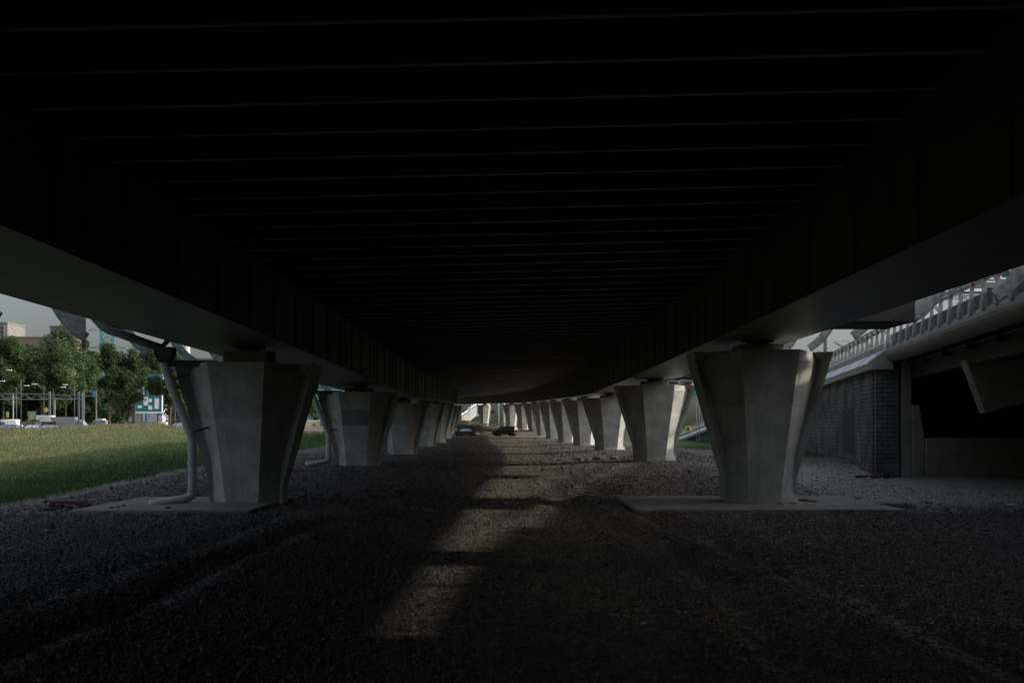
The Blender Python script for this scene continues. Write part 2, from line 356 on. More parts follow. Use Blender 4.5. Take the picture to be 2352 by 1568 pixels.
_ph = rng.uniform(0, 6.28, (24, 3))
def rough_noise(x, y, s, k0, n=8):
    z = 0
    for k in range(n):
        a = _ph[k0 + k, 0]; z = z + np.sin((x * math.cos(a) + y * math.sin(a)) * s * (1 + .37 * k) + _ph[k0 + k, 1] * 3) / (1 + .3 * k)
    return z / n
def gz(x, y):
    x = np.asarray(x, float); y = np.asarray(y, float)
    c = ip(y, [-60, 44, 66, 94, 122, 150, 178, 190, 206, 225, 245, 262, 320, 500], [0, 0, .48, .5, .7, .82, 1.2, 1.5, 1.6, 1.9, 3.2, 3.6, 4.3, 4.6])
    u = x / np.maximum(y, 25)
    fl = ip(y, [30, 45, 62, 90, 120, 140, 155, 166, 190, 400, 700], [0, .05, .5, 1.3, 2.2, 2.8, 2.75, 2.1, 2.1, 2.4, 2.6])
    mf = ip(u, [-1, -.52, -.45, -.40, -.36, -.33, -.31, -.2], [.9, .92, 1.05, 1.18, 1.24, 1.04, .9, .7])
    mf = 1 + (mf - 1) * np.where(y < 158, 1, np.clip(1 - (y - 158) / 8, 0, 1))
    left = fl * mf
    right = ip(y, [20, 45, 56, 66, 95, 150, 190, 206, 245, 300, 500], [0, .1, .22, .82, .95, .85, 1.3, 1.5, 2.6, 3, 3])
    bx = bend(y)
    wl = smooth((-14.5 - x + bx) / 9); wr = smooth((x - 4 - bx) / 6)
    z = c * (1 - wl) * (1 - wr) + left * wl + right * wr
    near = np.clip(1 - (y - 150) / 60, 0, 1)
    z = z + near * (.10 * rough_noise(x, y, .35, 0) + .05 * rough_noise(x, y, 1.1, 8))
    under = np.exp(-((x + 4.3) / 1.5) ** 2) + np.exp(-((x - 5.0) / 1.6) ** 2)
    z = z + near * .16 * under * (.7 + .3 * np.sin(y * .31)) * np.clip((y - 3) / 6, 0, 1)
    for xr_, dpt in ((-6.6 + .075 * (y - 13) , 1.0), (-8.5 + .06 * (y - 13), .7), (5.6 - .06 * (y - 12), 1.0), (3.6 - .05 * (y - 12), .6)):
        xw = x - xr_ - .35 * np.sin(y * .21 + dpt * 5) - .12 * np.sin(y * .83)
        z = z + np.clip((y - 4) / 5, 0, 1) * np.clip((62 - y) / 20, 0, 1) * dpt * (-.15 * np.exp(-(xw / .42) ** 2) + .12 * np.exp(-((xw - .8) / .5) ** 2) + .08 * np.exp(-((xw + .9) / .5) ** 2))
    # pier slabs lie in levelled ground
    for sx_, sy_ in ((9.0, 38.0), (-10.5, 37.6)):
        w = smooth(1 - np.maximum(np.maximum(np.abs(x - sx_) - 4.9, np.abs(y - sy_) - 3.7), 0) / 1.5)
        z = z * (1 - w) + .0 * w
    return z
def gz1(x, y): return float(gz(x, y))
# ------------------------------------------------------------------ ground sheet
def axis_pts(lo, hi, dlo, dhi, step, grow):
    a = list(np.arange(dlo, dhi, step)); s = step; v = a[-1]
    while v < hi: s *= grow; v += s; a.append(v)
    s = step; v = dlo
    while v > lo: s *= grow; v -= s; a.insert(0, v)
    return np.array(a)
gx = axis_pts(-2500, 2500, -24, 24, .33, 1.07); gy = axis_pts(-400, 4500, 4, 62, .3, 1.045)
GX, GY = np.meshgrid(gx, gy); GZ = gz(GX, GY)
nx, ny = len(gx), len(gy)
gv = np.stack([GX.ravel(), GY.ravel(), GZ.ravel()], 1)
ii = (np.arange(ny - 1)[:, None] * nx + np.arange(nx - 1)[None, :]).ravel()
gf = np.stack([ii, ii + 1, ii + 1 + nx, ii + nx], 1)
def grass_mask(x, y):
    bx = bend(y)
    g = smooth((-19.2 - x + .9 * rough_noise(x, y, .5, 12) + .8 * rough_noise(x, y, 2.1, 5) + bx) / 1.8)
    g = np.maximum(g, smooth((x - 17.5 - bx - 3 * np.clip((90 - y) / 25, 0, 1)) / 2) * smooth((y - 71) / 5) * .62)
    g = np.maximum(g, smooth((y - 238) / 10) * .9 * smooth((-6 - x) / 4))
    g = np.maximum(g, smooth((np.abs(x) - 60) / 10))
    return g
def dry_mask(x, y):
    return np.clip(.18 + .55 * smooth((-24 - x) / 9) + .20 * smooth((y - 105) / 35) * (x < -20), 0, 1)
def track_mask(x, y):
    t = np.exp(-((x - .2) / 2.6) ** 4) * smooth((y - 5) / 6)
    return np.clip(t * (.75 + .5 * rough_noise(x, y, .8, 16)) + smooth((y - 184) / 6) * smooth((12 - np.abs(x + 3)) / 4), 0, 1)
def skylit_mask(x, y):                              # stone lightened for missing skylight between the nearest right pier and the abutment
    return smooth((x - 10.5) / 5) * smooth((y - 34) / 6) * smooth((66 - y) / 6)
g = np_mesh('ground', gv, gf, M('ground'), {'grass': grass_mask(GX, GY).ravel(), 'dry': dry_mask(GX, GY).ravel(), 'track': track_mask(GX, GY).ravel(), 'pale': skylit_mask(GX, GY).ravel()}, smooth=True)
setp(g, kind='structure')

# road on the far side of the field
rb = MB(); ys_, yl = [], []
rb.loft([[(x, y, 2.1) for y in (0,)] for x in (0,)], cap=False) if False else None
xs_r = np.arange(-330, -14, 6.)
rv, rf = [], []
for i, x in enumerate(xs_r):
    for y in (167.5, 172, 177, 182.0): rv.append((x, y, gz1(x, y) + .03))
for i in range(len(xs_r) - 1):
    for j in range(3): rf.append((i*4+j, (i+1)*4+j, (i+1)*4+j+1, i*4+j+1))
rb.v, rb.f = rv, rf
setp(rb.build('road', M('asphalt')), kind='structure')
# dirt lane that crosses under the flyover where the two cars stand
lb = MB(); xs_l = np.arange(-16, 15, 2.); lb.v = [(x, y, gz1(x, y) + .012) for x in xs_l for y in (186., 190., 194., 198.)]
lb.f = [(i*4+j, (i+1)*4+j, (i+1)*4+j+1, i*4+j+1) for i in range(len(xs_l)-1) for j in range(3)]
mk('dirt', (.24, .19, .15), (.15, .12, .1), 2, .95, .3, 20)
setp(lb.build('dirt_lane', M('dirt'), smooth=True), kind='structure')

# ------------------------------------------------------------------ loose gravel near the camera
def stones(n, d0, d1, size, seed):
    r = np.random.default_rng(seed)
    u = r.uniform(0, 1, n); d = d0 * (d1 / d0) ** u
    x = r.uniform(-1, 1, n) * (.56 * d + 1.5); y = d
    keep = x > -18.9 + .5 * rough_noise(x, y, .5, 12)
    ej = .18 * rough_noise(x, y, 2.2, 3) + r.normal(0, .10, n)
    keep &= ~((np.abs(x - 8.95) < 4.42 + ej) & (np.abs(y - 38) < 3.25 + ej))
    keep &= ~((np.abs(x + 12.1) < 2.8 + ej) & (np.abs(y - 37.6) < 3.15 + ej))
    keep &= (y < 45) | ((x < 15 + bend(y)) & (x > -18.9 + bend(y))) | (y < 64) & (x < rx(y) - .7)
    keep &= r.uniform(0, 1, n) > .45 * np.exp(-((x - .2) / 2.4) ** 4)
    x, y = x[keep], y[keep]; n = len(x)
    s = size * r.lognormal(0, .34, n) * (1 + np.clip(y - 9, 0, 80) / 42)
    base = np.array([(1,0,0),(-1,0,0),(0,1,0),(0,-1,0),(0,0,1),(0,0,-1)], float)
    v = base[None] * r.uniform(.55, 1.25, (n, 6, 1)) + r.normal(0, .2, (n, 6, 3))
    v[:, :, 2] *= .75
    a = r.uniform(0, 6.28, n); t = r.uniform(-.6, .6, n)
    ca, sa, ct, st = np.cos(a), np.sin(a), np.cos(t), np.sin(t)
    vy = v[:, :, 1] * ct[:, None] - v[:, :, 2] * st[:, None]; vz = v[:, :, 1] * st[:, None] + v[:, :, 2] * ct[:, None]
    vx = v[:, :, 0] * ca[:, None] - vy * sa[:, None]; vy2 = v[:, :, 0] * sa[:, None] + vy * ca[:, None]
    z = gz(x, y) + s * .25
    V = np.stack([vx * s[:, None] + x[:, None], vy2 * s[:, None] + y[:, None], vz * s[:, None] + z[:, None]], 2)
    fb = np.array([(0,2,4),(2,1,4),(1,3,4),(3,0,4),(2,0,5),(1,2,5),(3,1,5),(0,3,5)])
    Fc = (np.arange(n) * 6)[:, None, None] + fb[None]
    tone = np.repeat(np.clip(r.beta(2.2, 3.2, n) * .8 + .62 * skylit_mask(x, y), 0, 1), 6)
    return V.reshape(-1, 3), Fc.reshape(-1, 3), tone
V1, F1, T1 = stones(250000, 5.2, 34, .0155, 11)
V2, F2, T2 = stones(52000, 6, 62, .027, 12)
V3, F3, T3 = stones(80000, 40, 190, .021, 13)
V2, F2, T2 = np.concatenate([V2, V3]), np.concatenate([F2, F3 + len(V2)]), np.concatenate([T2, T3])
gm = np_mesh('gravel', np.concatenate([V1, V2]), np.concatenate([F1, F2 + len(V1)]), M('gravel_stone'), {'tone': np.concatenate([T1, T2])})
setp(gm, 'loose grey crushed stone spread over the ground under the flyover', 'gravel', kind='stuff')

# ------------------------------------------------------------------ grass
def blades(x, y, h, w, tone, r):
    n = len(x); z = gz(x, y) - .01; a = r.uniform(0, 6.28, n); lean = r.uniform(.05, .5, n) * h; b = r.uniform(0, 6.28, n)
    dx, dy = np.cos(a) * w, np.sin(a) * w
    P0 = np.stack([x - dx, y - dy, z], 1); P1 = np.stack([x + dx, y + dy, z], 1)
    P2 = np.stack([x + np.cos(b) * lean, y + np.sin(b) * lean, z + h], 1)
    V = np.stack([P0, P1, P2], 1).reshape(-1, 3); return V, np.arange(3 * n).reshape(n, 3), np.repeat(np.clip(tone, 0, 1), 3)
gr = np.random.default_rng(21)
n = 170000; d = 34 * (165 / 34) ** gr.uniform(0, 1, n); ux = gr.uniform(-.60, -.10, n); x = ux * d; y = d
k = gr.uniform(0, 1, n) < grass_mask(x, y); k &= ~((y > 166)); x, y = x[k], y[k]; n = len(x)
dry = dry_mask(x, y) - .08 + .42 * rough_noise(x, y, .16, 4) + .30 * rough_noise(x, y, .55, 9)
tall = smooth((y - 112) / 25)
h = gr.uniform(.07, .2, n) * (1 + 1.6 * tall) * (1 + .9 * np.clip(rough_noise(x, y, .7, 2), -.5, 1)) * (.7 + .6 * gr.uniform(0, 1, n))
GA = blades(x, y, h, .012 + y * .00022, dry + gr.normal(0, .13, n), gr)
# tufts on the right: by the slab and in front of the block wall
n2 = 900; x2 = gr.normal(14.0, .38, n2); y2 = gr.normal(36.8, .5, n2)
GB = blades(x2, y2, gr.uniform(.06, .2, n2), .012, gr.uniform(.35, .6, n2), gr)
n3 = 9000; y3 = gr.uniform(72, 110, n3); x3 = gr.uniform(12.5, 28, n3); k = gr.uniform(0, 1, n3) < np.clip(.5 * grass_mask(x3, y3) + .5 * (rough_noise(x3, y3, .5, 2) > .12), 0, 1) * (x3 < rx(y3)) * (x3 > 13.5); x3, y3 = x3[k], y3[k]
GC = blades(x3, y3, gr.uniform(.1, .4, len(x3)), .025, gr.uniform(.2, .55, len(x3)), gr)
vs, fs, ts, o_ = [], [], [], 0
for V_, F_, T_ in (GA, GB, GC): vs.append(V_); fs.append(F_ + o_); ts.append(T_); o_ += len(V_)
gg = np_mesh('grass', np.concatenate(vs), np.concatenate(fs), M('grass_blade'), {'tone': np.concatenate(ts)})
setp(gg, 'meadow grass, lush by the gravel and dry on the mound', 'grass', kind='stuff')

# ------------------------------------------------------------------ flyover
fly = thing('elevated_highway', 'dark elevated highway on two box girders spanning the whole width overhead', 'flyover')
GH = 3.3
ysp = list(np.arange(-60, 80, 4.)) + list(np.arange(80, 431, 7.))
def dzp(x, y): return float(ptop(y)) + XF * x         # pier-top plane
def gl(y): return (.22 + .004 * max(0, 40 - y)) * float(np.interp(y, [42, 66], [1, 0]))
def dz(x, y): return dzp(x, y) + gl(y) * min(1, max(0, (2 - x) / 10))   # deck plane, lifted a little on the near left
def girder(xi, xo, nm):
    b = MB(); s = 1 if xo > xi else -1; rings = []
    for y in ysp:
        bx = float(bend(y)); zi, zo = dz(xi, y) + .5, dz(xo, y) + .5
        P = [(xi - s*.13, 0), (xo + s*.13, 0), (xo + s*.13, .05), (xo, .05), (xo, GH), (xi, GH), (xi, .05), (xi - s*.13, .05)]
        rings.append([(px_ + bx, y, (zi + (zo - zi) * (px_ - xi) / (xo - xi)) + pz) for px_, pz in P])
    b.loft(rings)
    for k in range(0, 108):                               # web stiffeners, inner and outer faces
        y = 5 + k * 3.54; bx = float(bend(y)); zi, zo = dz(xi, y) + .5, dz(xo, y) + .5
        b.box((xi - s*.025 + bx, y, zi + .05 + GH/2 - .15), (.05, .03, GH - .4)); b.box((xo + s*.06 + bx, y, zo + .05 + GH/2 - .15), (.12, .03, GH - .4))
        if k % 3 == 1:
            b.box((xi - s*.014 + bx, y + 1.7, zi + GH/2), (.025, .5, GH - .5))
            for q in range(14): 
                for e in (-.15, .15): b.box((xi - s*.034 + bx, y + 1.7 + e, zi + .35 + q*.2), (.03, .05, .05))
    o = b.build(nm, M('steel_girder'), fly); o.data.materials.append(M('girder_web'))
    for p in o.data.polygons: p.material_index = 0 if p.normal.z < -.7 and p.area > 1 else 1  # soffit light, webs dark: ground bounce and shade put into the colour
    return o
girder(7.85, 11.05, 'girder'); girder(-8.8, -12.35, 'girder')
b = MB(); rings = []
for y in ysp:
    bx = float(bend(y)); z0 = lambda x: dzp(x, y) + .5 + GH
    P = [(-15.0, .25), (-12.4, 0), (11.1, 0), (14.4, .25), (14.4, .5), (-15.0, .5)]
    rings.append([(px_ + bx, y, z0(px_) + pz + .003) for px_, pz in P])
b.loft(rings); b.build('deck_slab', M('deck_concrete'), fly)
for xa in (-14.85, 14.25):
    b = MB(); b.loft([[(xa + float(bend(y)) + e, y, dzp(xa, y) + .5 + GH + h_) for e, h_ in ((-.14, .503), (.14, .503), (.1, 1.25), (-.1, 1.25))] for y in ysp]); b.build('parapet', M('coping_concrete'), fly)
def xbeam(b, y):
    bx = float(bend(y)); xl, xr = -8.8, 7.85; zl, zr = dzp(xl, y) + GH + .5, dzp(xr, y) + GH + .5
    b.bar((xl + bx, y, zl - .56), (xr + bx, y, zr - .56), .075, .03); b.bar((xl + bx, y, zl - .27), (xr + bx, y, zr - .27), .02, .55)
def two_mat(o):                      # flange coloured bright as if lit from below, web dark as in shade
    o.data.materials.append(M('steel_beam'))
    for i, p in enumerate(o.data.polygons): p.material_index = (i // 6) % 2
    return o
ybeams = [11.25 + 1.77 * k for k in range(100)]
for y in ybeams:
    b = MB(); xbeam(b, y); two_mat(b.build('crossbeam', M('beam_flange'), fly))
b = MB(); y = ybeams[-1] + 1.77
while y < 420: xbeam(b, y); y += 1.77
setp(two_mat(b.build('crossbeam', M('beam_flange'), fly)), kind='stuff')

# curved edge ribs, bracket plates and outrigger boxes
def bez(p, q, r_, n=9): return [tuple((1-t)**2*a + 2*t*(1-t)*c + t*t*e for a, c, e in zip(p, q, r_)) for t in [i/(n-1) for i in range(n)]]
RIB = bez((14.1, 6.58), (15.4, 7.35), (15.85, 9.7))
def rib_mesh(y, side, w=.17):
    b = MB(); zo = float(ptop(y)) - 5.64
    pts = [(side*x + (0 if side > 0 else -1.05), z + zo + (0 if side > 0 else -.62)) for x, z in RIB]; bx = float(bend(y))
    L = []
    for i, p in enumerate(pts):
        a, c = pts[max(i-1, 0)], pts[min(i+1, len(pts)-1)]; tx, tz = c[0]-a[0], c[1]-a[1]; q = math.hypot(tx, tz); nx_, nz_ = -tz/q*side, tx/q*side
        L.append(((p[0] + bx, y, p[1]), (p[0] + bx + nx_*.36*1, y, p[1] + nz_*.36)))
    outer = [(a[0], a[2]) for a, c in L]; inner = [(c[0], c[2]) for a, c in L]
    poly_rings = []
    for (o1, i1) in zip(outer, inner):
        poly_rings.append([(o1[0], y - w/2, o1[1]), (o1[0], y + w/2, o1[1]), (o1[0] + (i1[0]-o1[0])*.06, y + w/2, o1[1] + (i1[1]-o1[1])*.06), (o1[0] + (i1[0]-o1[0])*.06, y + .03, o1[1] + (i1[1]-o1[1])*.06),
                           (i1[0], y + .03, i1[1]), (i1[0], y - .03, i1[1]), (o1[0] + (i1[0]-o1[0])*.06, y - .03, o1[1] + (i1[1]-o1[1])*.06), (o1[0] + (i1[0]-o1[0])*.06, y - w/2, o1[1] + (i1[1]-o1[1])*.06)])
    b.loft(poly_rings)
    return b, pts, bx
for side in (1, -1):
    for k in range(12):
        y = 16.9 + 6.0 * k if side > 0 else 17.2 + 6.0 * k
        b, pts, bx = rib_mesh(y, side); b.build('edge_rib', M('rib_steel'), fly)
        if k % 3 == 0 or (side > 0 and y > 100 and False):
            xin = (14.1 if side > 0 else -15.05) + bx
            poly = [(xin, pts[0][1] + .15)] + [(p[0] + bx, p[1]) for p in pts[1:7]] + [(xin, pts[6][1])]
            pb = MB(); pb.ext(poly, 'y', y - .05, y - .032); pb.build('bracket_plate', M('rib_steel'), fly)
            xo = 11.08 if side > 0 else -12.38
            ob = MB(); zb = pts[0][1] + .1
            ztop = dz(13 * side, y) + .5 + GH - .01
            yo = {16.9: 20.0}.get(round(y, 1), y) if side > 0 else y
            y = yo
            if side < 0: y += .9; zb += .7
            ob.box(((xo + bx + xin) / 2, y + 1.2, (zb + ztop) / 2), (abs(xin - xo - bx) - .02, 2.6 if side > 0 else 1.9, ztop - zb))
            ob.box(((xo + bx + xin) / 2 + .05*side, y + 1.2, zb - .02), (abs(xin - xo - bx) - .1, 2.9 if side > 0 else 2.1, .035)); ob.build('outrigger', M('box_steel'), fly)
# gutter pipe under the left edge between the ribs
gb = MB(); gb.tube([(-15.0, y, dz(-15, y) + 1.55) for y in (38.6, 50, 62, 74, 86, 98)], .13, 10); gb.build('gutter_pipe', M('pipe_paint'), fly, smooth=True)

# ------------------------------------------------------------------ piers
def pier_shaft():
    lv = [  # z, a, r, b, c, p, q
        (0.0, 1.38, .50, .62, 1.12, 1.25, .62), (.40, 1.38, .50, .62, 1.12, 1.25, .62), (.41, 1.38, .50, .62, 1.12, 1.27, .46),
        (1.06, 1.385, .50, .66, 1.22, 1.285, .44), (1.96, 1.629, .576, .738, 1.368, 1.36, .42), (5.42, 2.567, .868, 1.037, 1.937, 2.25, .42), (5.8, 2.67, .90, 1.07, 2.0, 1.95, .62)]
    b = MB(); rings = []
    for z, a, r, bb, c, p, q in lv:
        qd = [(bb, -c), (p, -q), (a, -r), (a, r), (p, q), (bb, c)]
        ring = qd + [(-x, -y) for x, y in qd]
        rings.append([(x, y, z) for x, y in ring])
    b.loft(rings); me = b.build('shaft', M('pier_concrete'), None, bevel=.025)
    return me
shaft0 = pier_shaft(); 
pb = MB(); pb.box((0, 0, 5.8 + .15), (1.75, 1.3, .30)); pedestal0 = pb.build('pedestal', M('old_concrete'), None, bevel=.05)
pb = MB(); pb.lathe([(.0, 6.101), (.55, 6.101), (.55, 6.14), (.40, 6.15), (.40, 6.22), (.62, 6.23), (.62, 6.296), (0, 6.296)], n=20); bearing0 = pb.build('bearing', M('dark_steel'), None)
ROWY = [38.9 + 28.1 * k for k in range(12)]
BASE_R = [.08, .82, .92, .8, .78, .95, 1.28, 1.16, 2.8, 3.6, 4.0, 4.3]; BASE_L = [.0, .43, .38, .6, .75, 1.0, 1.3, 1.5, 3.0, 3.8, 4.2, 4.4]
ORD = ['nearest', 'second', 'third', 'fourth', 'fifth', 'sixth', 'seventh', 'eighth', 'ninth', 'tenth', 'eleventh', 'twelfth']
ROWTXT = {'R': 'right', 'L': 'left'}
def pier_label(row, i):
    if row == 'L': ex = ['with a white downpipe and concrete pad', 'painted with the number 70', '', '', '', '', '', '', '', '', '', ''][i]
    else: ex = ['standing on a wide concrete slab', 'in front of the yellow arrow sign', 'with a bright lower half', '', '', '', '', '', '', '', '', ''][i]
    return f'flared concrete pier, {ORD[i]} in the {ROWTXT[row]} row{" " + ex if ex else ""}'
first = True
PIERS = {}
for row, xc in (('R', 9.6), ('L', -10.25)):
    for i, y in enumerate(ROWY):
        if (row == 'L' and i > 8) or (row == 'R' and i == 10): continue
        bx = float(bend(y)); x = xc + bx; zt = dzp(xc, y); zg = float(min(gz1(x, y), gz1(x, y - 1.5), gz1(x + 1, y), gz1(x - 1, y)))
        zb = min(zg - .05, zt - 5.8) if row == 'L' else min((BASE_R[i]), zg) - .05
        t = thing('bridge_pier', pier_label(row, i), 'bridge pier', (x, y, zb), 0, 'flared concrete piers under the flyover')
        sc = (zt - zb) / 5.8
        t.rotation_euler.z = math.atan2(-(float(bend(y + 5)) - float(bend(y - 5))), 10)
        for src in (shaft0, pedestal0, bearing0):
            o = src if first else src.copy()
            if not first: COL.objects.link(o)
            o.parent = t
            if src is shaft0: o.scale = (1, 1, sc)
            else: o.location = (0, 0, 5.8 * (sc - 1))
            if row == 'L' and i == 0 and src is pedestal0:
                tb = MB(); tb.box((0, 0, 5.8 + .27), (1.75, 1.3, .54)); o.data = tb.build('pedestal', M('old_concrete'), None).data; bpy.data.objects.remove(COL.objects['pedestal.%03d' % max(int(q.name[-3:]) for q in COL.objects if q.name.startswith('pedestal.') and q.parent is None)])
            if row == 'L' and i == 0 and src is bearing0: o.location.z += .22
        first = False; PIERS[row, i] = t
for row, xc in (('R', 9.6), ('L', -10.25)):
    t = thing('bridge_pier', 'flared concrete pier beside the camera in the %s row, just outside the picture' % ROWTXT[row], 'bridge pier', (xc, 10.8, -.05), 0, 'flared concrete piers under the flyover')
    for src in (shaft0, pedestal0, bearing0):
        o = src.copy(); COL.objects.link(o); o.parent = t; o.location = (0, 0, 0); zs = (dz(xc, 10.8) + .05) / 5.8
        if src is shaft0: o.scale = (1, 1, zs)
        else: o.location.z = 5.8 * (zs - 1)
# pads round the two nearest piers
for row, cx, cy, sx_, sy_ in (('R', 9.0, 38.0, 9.4, 6.9), ('L', -12.1, 37.6, 6.2, 6.8)):
    t = PIERS[row, 0]; b = MB(); b.box((cx - t.location.x, cy - t.location.y, .0 - t.location.z), (sx_, sy_, .24)); b.build('footing_slab', M('slab_concrete'), t, bevel=.04)
    
# painted number on the second left pier, lying on the sloping left panel
t = PIERS['L', 1]
def panel_pt(u, v, off=.02):           # point on the left front panel: u across (0 edge of the front face .. 1 notch), v up (0..1)
    A0, A1 = Vector((-.738, -1.368, 1.96)), Vector((-1.36, -.42, 1.96)); B0, B1 = Vector((-1.037, -1.937, 5.42)), Vector((-2.25, -.42, 5.42))
    nrm = (A1 - A0).cross(B0 - A0).normalized()
    if nrm.y > 0: nrm = -nrm
    sc = (dzp(-10.25, ROWY[1]) - t.location.z) / 5.8
    p = (A0.lerp(A1, u)).lerp(B0.lerp(B1, u), v) + nrm * off; 
    return Vector((p.x, p.y, p.z * sc)), nrm
pc = panel_pt(.5, .66, 0)[0]
ax = (panel_pt(.3, .66, 0)[0] - panel_pt(.7, .66, 0)[0]).normalized(); up = (panel_pt(.5, .72, 0)[0] - panel_pt(.5, .60, 0)[0]).normalized()
nz = ax.cross(up).normalized()
if nz.y > 0: ax = -ax; nz = -nz
up = nz.cross(ax).normalized()
num = text('painted_number', '70', .74, M('sign_white'), t, pc + nz * .012, ext=.006)
num.rotation_euler = Matrix((ax, up, nz)).transposed().to_euler()
mk('faded_white', (.85, .87, .86), (.6, .62, .61), 9, .9); num.data.materials[0] = M('faded_white')

mk('repaint_dark', (.24, .25, .24), (.18, .19, .185), 2, .9)
def front_patch(t, x0, x1, z0, z1, sc):
    c = lambda z: np.interp(z, [0, 1.06, 1.96, 5.42], [1.12, 1.22, 1.368, 1.937])
    b = MB(); b.add([(x0, -c(z0) - .006, z0 * sc), (x1, -c(z0) - .006, z0 * sc), (x1, -c(z1) - .006, z1 * sc), (x0, -c(z1) - .006, z1 * sc)], [(0, 1, 2, 3)]); o = b.build('paint_patch', M('repaint_dark'), t, fix=False)
    sd = o.modifiers.new('thickness', 'SOLIDIFY'); sd.thickness = .004; sd.offset = 0
front_patch(PIERS['R', 1], -.62, .72, 2.15, 3.1, PIERS['R', 1].children[0].scale.z); front_patch(PIERS['L', 1], -.85, .88, 3.6, 4.6, 1.0)
# ------------------------------------------------------------------ downpipes on the left piers
def downpipe(i):
    t0 = PIERS['L', i]; yy = t0.location.y; dzz = dzp(-10.5, yy) - dzp(-10.5, ROWY[0]); gx0 = t0.location.x + 10.25; g0 = gz1(-12.3 + gx0, yy - 1)
    lab = ['white downpipe with hopper and elbow beside the nearest left pier', 'white downpipe beside the pier painted 70', 'white downpipe beside the third left pier'][i]
    t = thing('downpipe', lab, 'downpipe', (gx0 - 12.1, yy - 1.3, g0), 0, 'white drain pipes on the left piers')
    X = lambda x: x + 12.1; zt = dzz - g0
    b = MB(); r = .165; D = -.0
    b.tube([(X(-13.1), 0, 5.62 + zt), (X(-13.12), 0, 5.3 + zt), (X(-12.86), 0, 4.5 + zt), (X(-12.1), 0, 2.62 + zt), (X(-12.07), 0, 2.45 + zt), (X(-12.07), 0, .55), (X(-12.1), -.02, .38), (X(-12.3), -.1, .27), (X(-13.35), -.9, .12)], r, 14)
    b.build('pipe', M('pipe_paint'), t, smooth=True)
    b = MB()
    for z0 in (5.3 + zt, 2.5 + zt, 1.6, .6): 
        xx = -13.12 if z0 > 5 + zt else -12.08
        b.lathe([(.172, z0 - .05), (.186, z0 - .045), (.186, z0 + .045), (.172, z0 + .05)], (X(xx), 0, 0), 14)
    b.build('collar', M('pipe_paint'), t)
    b = MB(); b.loft([[(X(-13.1) + sx_*a, sy_*a2, z0 + zt) for sx_, sy_ in ((-1,-1),(1,-1),(1,1),(-1,1))] for a, a2, z0 in ((.18, .18, 5.4), (.33, .3, 5.72), (.33, .3, 5.98))]); b.build('hopper', M('dark_steel'), t)
    for z0, xa, xb in ((4.75, -12.95, -12.25), (2.75, -12.15, -11.55)):
        b = MB(); b.bar((X(xa), 0, z0 + zt), (X(xb), .3, z0 + .22 + zt), .07, .07); b.build('clamp', M('dark_steel'), t)
    b = MB(); b.bar((X(-13.1), 0, 5.38 + zt), (X(-11.2), .2, 5.38 + zt), .2, .24); b.build('support_arm', M('dark_steel'), t)
    b = MB(); b.tube([(X(-15.2), -1.95, 7.2 + zt), (X(-15.1), -1.95, 7.05 + zt), (X(-14.66), -1.9, 6.56 + zt), (X(-14.5), -1.8, 6.46 + zt), (X(-13.25), 0, 5.95 + zt)], .155, 12); b.build('inlet_pipe', M('pipe_paint'), t, smooth=True)
    b = MB(); b.bar((X(-13.3), .1, 5.95 + zt), (X(-12.7), .1, 6.62 + zt), .1, .16); b.build('strut', M('dark_steel'), t)
for i in range(3): downpipe(i)
# ------------------------------------------------------------------ ramp bridge on the right
ramp = thing('ramp_bridge', 'curving concrete and steel ramp bridge beside the flyover, with rounded fascia', 'ramp bridge')
YC = 56.0
yr = list(np.arange(-60, 56.1, 4.)); yr2 = list(np.arange(56, 196, 4.))
def RX(y): return float(rx(y))
def RZ(y): return float(rz(y))
def rloft(ys, prof, name, mat, parent, sm=False):
    b = MB(); b.loft([[(RX(y) + p, y, RZ(y) + q) for p, q in prof] for y in ys]); return b.build(name, mat, parent, smooth=sm)
rloft(yr, [(.35, -.05), (11, -.05), (11, -.5), (.9, -.6), (.35, -.5)], 'deck', M('deck_concrete'), ramp)
arc = [(.45 + .55 * math.cos(a), -.48 + .5 * math.sin(a)) for a in [R(90 + 18 * k) for k in range(12)]]
rloft(yr[:-1] + [55.6], [(.9, .02)] + arc + [(.9, -.9)], 'fascia', M('fascia_steel'), ramp)
for k in range(14):                                  # lateral girders under the ramp
    y = 4 + 4 * k; b = MB(); b.box((RX(y) + 5.6, y, RZ(y) - .95), (9.2, .25, .7)); b.build('floor_beam', M('box_steel'), ramp)
for off in (1.6, 4.2, 6.8, 9.4): rloft(yr[:-1] + [55.7], [(off - .2, -.61), (off + .2, -.61), (off + .2, -1.9), (off - .2, -1.9)], 'girder', M('box_steel'), ramp)
b = MB(); b.tube([(RX(y) + 1.25, y, RZ(y) - 1.02) for y in yr], .07, 8); b.build('conduit', M('dark_steel'), ramp)

